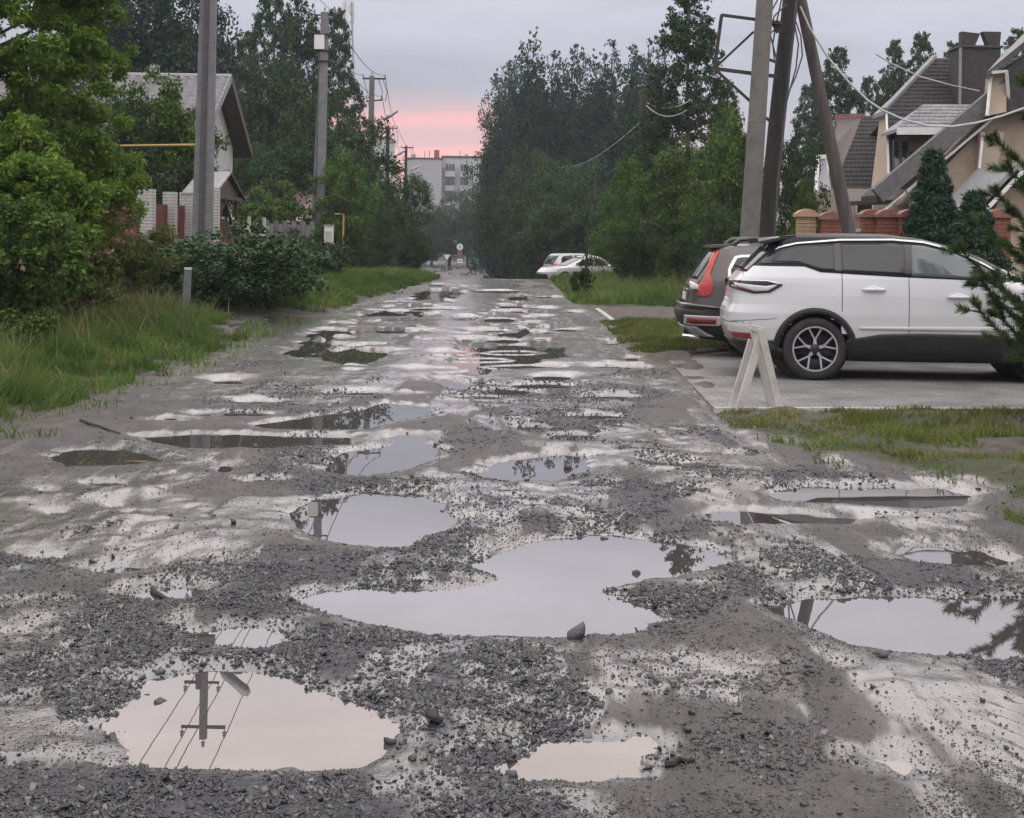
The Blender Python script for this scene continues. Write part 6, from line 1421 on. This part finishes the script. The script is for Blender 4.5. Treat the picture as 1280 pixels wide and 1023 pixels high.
for cx in (wx0, wx1): MB().lathe([(.0, -.60), (.43, -.60), (.43, .60), (.0, .60)], (cx, 0, wz), 'Y', 28).build('wheel_well', M['trim_black'], car, world=False)
MB().box((2.35, 0, .27), (3.6, 1.3, .12)).build('underbody', M['trim_black'], car, world=False)
WP = wheel_proto(.362, .255, .225, 'y')
for cx, ph in ((wx0, .0), (wx1, .5)):
    for s_ in (-1, 1): add_wheel(car, WP, cx, s_ * .815, wz, s_ > 0, ph)

# ---- brown estate
bx0, bx1, bz = 1.10, 3.91, .345
car = place(866, 20.6, (.12, -.90), R(-2.5), 'dark brown estate car with tall red tail light, partly behind the white SUV', 'car', 'parked_car')
EB = Loft([(.22, .35, 4.5, .78), (.32, .16, 4.70, .87), (.44, .02, 4.79, .915), (.56, -.03, 4.82, .925), (.64, -.02, 4.83, .925), (.68, .06, 4.82, .925), (.80, .08, 4.80, .925), (.90, .09, 4.7, .92), (.98, .11, 4.3, .91), (1.05, .15, 3.7, .895), (1.10, .18, 3.45, .88), (1.25, .27, 3.15, .835), (1.40, .37, 2.75, .78), (1.48, .44, 2.5, .74), (1.525, .52, 2.3, .69), (1.55, .75, 2.1, .60), (1.57, 1.1, 1.8, .35)], 5.0)
EB.shell('body', [M['car_brown'], M['car_brown']], [(bx0, bz, .40), (bx1, bz, .40)], 9, car)
for s_ in (-1, 1):
    EB.patch('lower_cladding', M['trim_black'], car, [(.10, .24), (.68, .24)], [(.10, .66), (.40, .70), (.62, .74), (.68, .72)], sgn=s_, off=.014); EB.patch('sill_cladding', M['trim_black'], car, [(1.50, .24), (3.5, .24)], [(1.50, .48), (3.5, .48)], sgn=s_, off=.014)
    for cx in (bx0, bx1): EB.ring('arch_trim', M['trim_black'], car, cx, bz, .39, .47, -18, 198, sgn=s_, off=.012)
    EB.patch('window_frame', M['chrome'], car, [(.60, 1.04), (.66, 1.005), (3.0, .99), (3.2, 1.0)], [(.60, 1.20), (.70, 1.385), (.78, 1.405), (2.1, 1.44), (2.5, 1.38), (3.0, 1.15), (3.2, 1.03)], sgn=s_, off=.006, nx=70)
    EB.patch('rear_quarter_window', M['tint_glass'], car, [(.65, 1.06), (.70, 1.045), (1.45, 1.035)], [(.65, 1.20), (.735, 1.355), (.80, 1.37), (1.45, 1.395)], sgn=s_, off=.012)
    EB.patch('rear_door_window', M['tint_glass'], car, [(1.52, 1.03), (2.2, 1.02)], [(1.52, 1.40), (2.2, 1.395)], sgn=s_, off=.012); EB.patch('front_door_window', M['tint_glass'], car, [(2.28, 1.02), (3.0, 1.015)], [(2.28, 1.385), (2.55, 1.33), (3.0, 1.12)], sgn=s_, off=.012)
    tl = EB.patch('tail_light', M['red_lens'], car, [(.22, .83), (.36, .83), (.41, .90)], [(.22, .97), (.28, 1.05), (.35, 1.13), (.38, 1.12), (.41, 1.0)], sgn=s_, off=.014, nr=14)
    EB.patch('upper_lens', M['red_lens'], tl, [(.31, 1.07), (.36, 1.09), (.44, 1.29), (.50, 1.43)], [(.31, 1.13), (.39, 1.34), (.45, 1.45), (.50, 1.455)], sgn=s_, off=.013)
    EB.patch('clear_lens', M['clear_lens'], tl, [(.13, .92), (.23, .92)], [(.13, 1.03), (.23, .98)], sgn=s_, off=.018, nr=4)
    rl = EB.patch('rear_reflector', M['skid_silver'], car, [(.05, .44), (.50, .44), (.56, .50)], [(.05, .57), (.50, .565), (.56, .54)], sgn=s_, off=.022); EB.patch('reflector_lens', M['dark_red_lens'], rl, [(.09, .462), (.46, .462)], [(.09, .552), (.46, .548)], sgn=s_, off=.028, nr=3)
    MB().tube([(.70, s_ * .60, 1.545), (.80, s_ * .60, 1.61), (1.0, s_ * .60, 1.625), (2.1, s_ * .60, 1.61), (2.3, s_ * .60, 1.54)], [.03, .034, .026, .026, .025], 8).build('roof_rail', M['gloss_black'], car, world=False)
    EB.patch('fuel_flap' if s_ < 0 else 'flank_panel', M['car_brown'], car, [(.66, .80), (.90, .80)], [(.66, 1.0), (.90, 1.0)], sgn=s_, off=.003, nr=4, depth=.02)
EB.patch('rear_window', M['tint_glass'], car, [(-.66, 1.06), (.66, 1.06)], [(-.60, 1.46), (.60, 1.46)], 'rear', off=.008); EB.patch('rear_bumper', M['trim_black'], car, [(-.88, .42), (.88, .42)], [(-.88, .66), (.88, .66)], 'rear', off=.016)
EB.patch('bumper_lip', M['car_brown'], car, [(-.89, .655), (.89, .655)], [(-.89, .70), (.89, .70)], 'rear', off=.07, depth=.10); EB.patch('skid_plate', M['skid_silver'], car, [(-.72, .30), (.72, .30)], [(-.84, .43), (.84, .43)], 'rear', off=.03)
EB.patch('number_plate', M['plate'], car, [(-.26, .76), (.26, .76)], [(-.26, .87), (.26, .87)], 'rear', off=.012); EB.patch('tailgate_chrome', M['chrome'], car, [(-.4, .90), (.4, .90)], [(-.4, .925), (.4, .925)], 'rear', off=.016, nr=3)
MB().slab([(.75, -.60, 1.555), (.75, .60, 1.555), (.38, .56, 1.525), (.38, -.56, 1.525)], (0, 0, -.035)).build('roof_spoiler', M['car_brown'], car, world=False)
EB.patch('windscreen', M['tint_glass'], car, [(-.7, 1.08), (.7, 1.08)], [(-.58, 1.46), (.58, 1.46)], 'front', off=.006)
MB().tube([(.25, -.52, .26), (.02, -.52, .28)], .035, 10).build('exhaust_tip', M['chrome'], car, world=False)
for cx in (bx0, bx1): MB().lathe([(.0, -.60), (.42, -.60), (.42, .60), (.0, .60)], (cx, 0, bz), 'Y', 28).build('wheel_well', M['trim_black'], car, world=False)
MB().box((2.4, 0, .27), (3.6, 1.3, .14)).build('underbody', M['trim_black'], car, world=False)
WB = wheel_proto(.345, .23, .225, 's')
for cx in (bx0, bx1):
    for s_ in (-1, 1): add_wheel(car, WB, cx, s_ * .80, bz, s_ > 0, .3)

# ---- far cars
def small_car(px, D, local, yaw, label, paintm, prof, win, wheels, lamp, name='parked_car'):
    car = place(px, D, local, yaw, label, 'car', name); car.location.z = tz(car.location.x, D) + .02
    B = Loft(prof, 4.5); B.shell('body', [M[paintm], M[paintm]], [(wheels[0], .31, .36), (wheels[1], .31, .36)], 9, car, 40, 96)
    for s_ in (-1, 1):
        for nm, lo, hi in win: B.patch(nm, M['tint_glass'], car, lo, hi, sgn=s_, off=.012, nx=16, nr=6)
        B.patch('tail_light', M['red_lens'], car, lamp[0], lamp[1], sgn=s_, off=.014, nx=6, nr=4)
    zb, zt = prof[-6][0], prof[-3][0]
    B.patch('rear_window', M['tint_glass'], car, [(-.55, zb), (.55, zb)], [(-.5, zt), (.5, zt)], 'rear', off=.01); B.patch('windscreen', M['tint_glass'], car, [(-.6, zb), (.6, zb)], [(-.52, zt), (.52, zt)], 'front', off=.01)
    B.patch('front_bumper_grille', M['trim_black'], car, [(-.6, .30), (.6, .30)], [(-.6, .52), (.6, .52)], 'front', off=.012)
    for s_ in (-.62, .62): B.patch('headlight', M['clear_lens'], car, [(s_ - .17, .62), (s_ + .17, .62)], [(s_ - .17, .76), (s_ + .17, .76)], 'front', off=.014)
    wp = wheel_proto(.31, .20, .19, 's')
    for cx in wheels:
        MB().lathe([(.0, -.58), (.37, -.58), (.37, .58), (.0, .58)], (cx, 0, .31), 'Y', 24).build('wheel_well', M['trim_black'], car, world=False)
        for s_ in (-1, 1): add_wheel(car, wp, cx, s_ * .74, .31, s_ > 0)
    return car
small_car(693, 75, (.0, -.8), R(28), 'silver estate parked far off with its tail to the road', 'car_silver',
 [(.22, .2, 4.2, .74), (.35, .03, 4.36, .83), (.6, .0, 4.4, .86), (.85, .05, 4.25, .85), (.95, .09, 3.5, .83), (1.0, .12, 3.3, .81), (1.2, .25, 2.95, .76), (1.38, .38, 2.55, .70), (1.46, .5, 2.3, .64), (1.5, .9, 2.0, .45)],
 [('rear_quarter_window', [(.48, 1.02), (1.1, 1.0)], [(.48, 1.22), (.6, 1.36), (1.1, 1.40)]), ('rear_door_window', [(1.2, 1.0), (1.95, .99)], [(1.2, 1.40), (1.95, 1.41)]), ('front_door_window', [(2.03, .99), (2.85, .98)], [(2.03, 1.40), (2.3, 1.37), (2.85, 1.1)])], (.78, 3.35), ([(.1, .70), (.3, .70)], [(.1, .98), (.3, 1.0)]))
small_car(681, 71.5, (4.35, .55), R(202), 'white saloon parked far off in front of the silver estate', 'car_white',
 [(.22, .2, 4.15, .74), (.35, .03, 4.30, .82), (.6, .0, 4.35, .85), (.82, .02, 4.1, .84), (.92, .06, 3.3, .82), (.97, .75, 3.15, .80), (1.15, 1.05, 2.75, .74), (1.32, 1.38, 2.35, .68), (1.39, 1.55, 2.15, .6), (1.42, 1.7, 2.0, .4)],
 [('rear_door_window', [(1.15, .96), (1.85, .95)], [(1.15, 1.08), (1.35, 1.28), (1.85, 1.33)]), ('front_door_window', [(1.93, .95), (2.8, .94)], [(1.93, 1.33), (2.2, 1.30), (2.8, 1.03)])], (.80, 3.40), ([(.08, .70), (.3, .70)], [(.08, .88), (.3, .88)]))

# ---- white A-frame barrier in front of the white car
bx, by = gnd(946, 512, .03); t = empty('folding_barrier', (bx, by, .02), 'worn white wooden A-frame barrier standing by the driveway edge', 'barrier', None, R(14))
for k, y_ in enumerate((-.085, .085)):       # two lambda shaped end frames of flat planks
    MB().bar((-.215, y_ + .016, 0), (-.015, y_ + .016, .66), .07, .028, up=(0, 1, 0)).build('leg', M['worn_white'], t, world=False)
    MB().bar((.19, y_ - .016, 0), (-.02, y_ - .016, .78), .07, .028, up=(0, 1, 0)).build('leg', M['worn_white'], t, world=False)
MB().bar((-.02, -.10, .775), (-.02, .10, .775), .025, .05).build('top_rail', M['worn_white'], t, world=False)

# ------------------------------------------------------------------ haze
hz = MB().box((0, 310, 11.2), (1260, 800, 31.6)); vm = bpy.data.materials.new('haze_air'); vm.use_nodes = True; vt = vm.node_tree; vt.nodes.clear()
vo = vt.nodes.new('ShaderNodeOutputMaterial'); vp = vt.nodes.new('ShaderNodeVolumePrincipled'); vp.inputs['Density'].default_value = HAZE; vp.inputs['Color'].default_value = (.82, .88, 1.0, 1); vt.links.new(vp.outputs[0], vo.inputs['Volume'])
if HAZE > 0: tag(hz.build('haze', vm), kind='stuff')
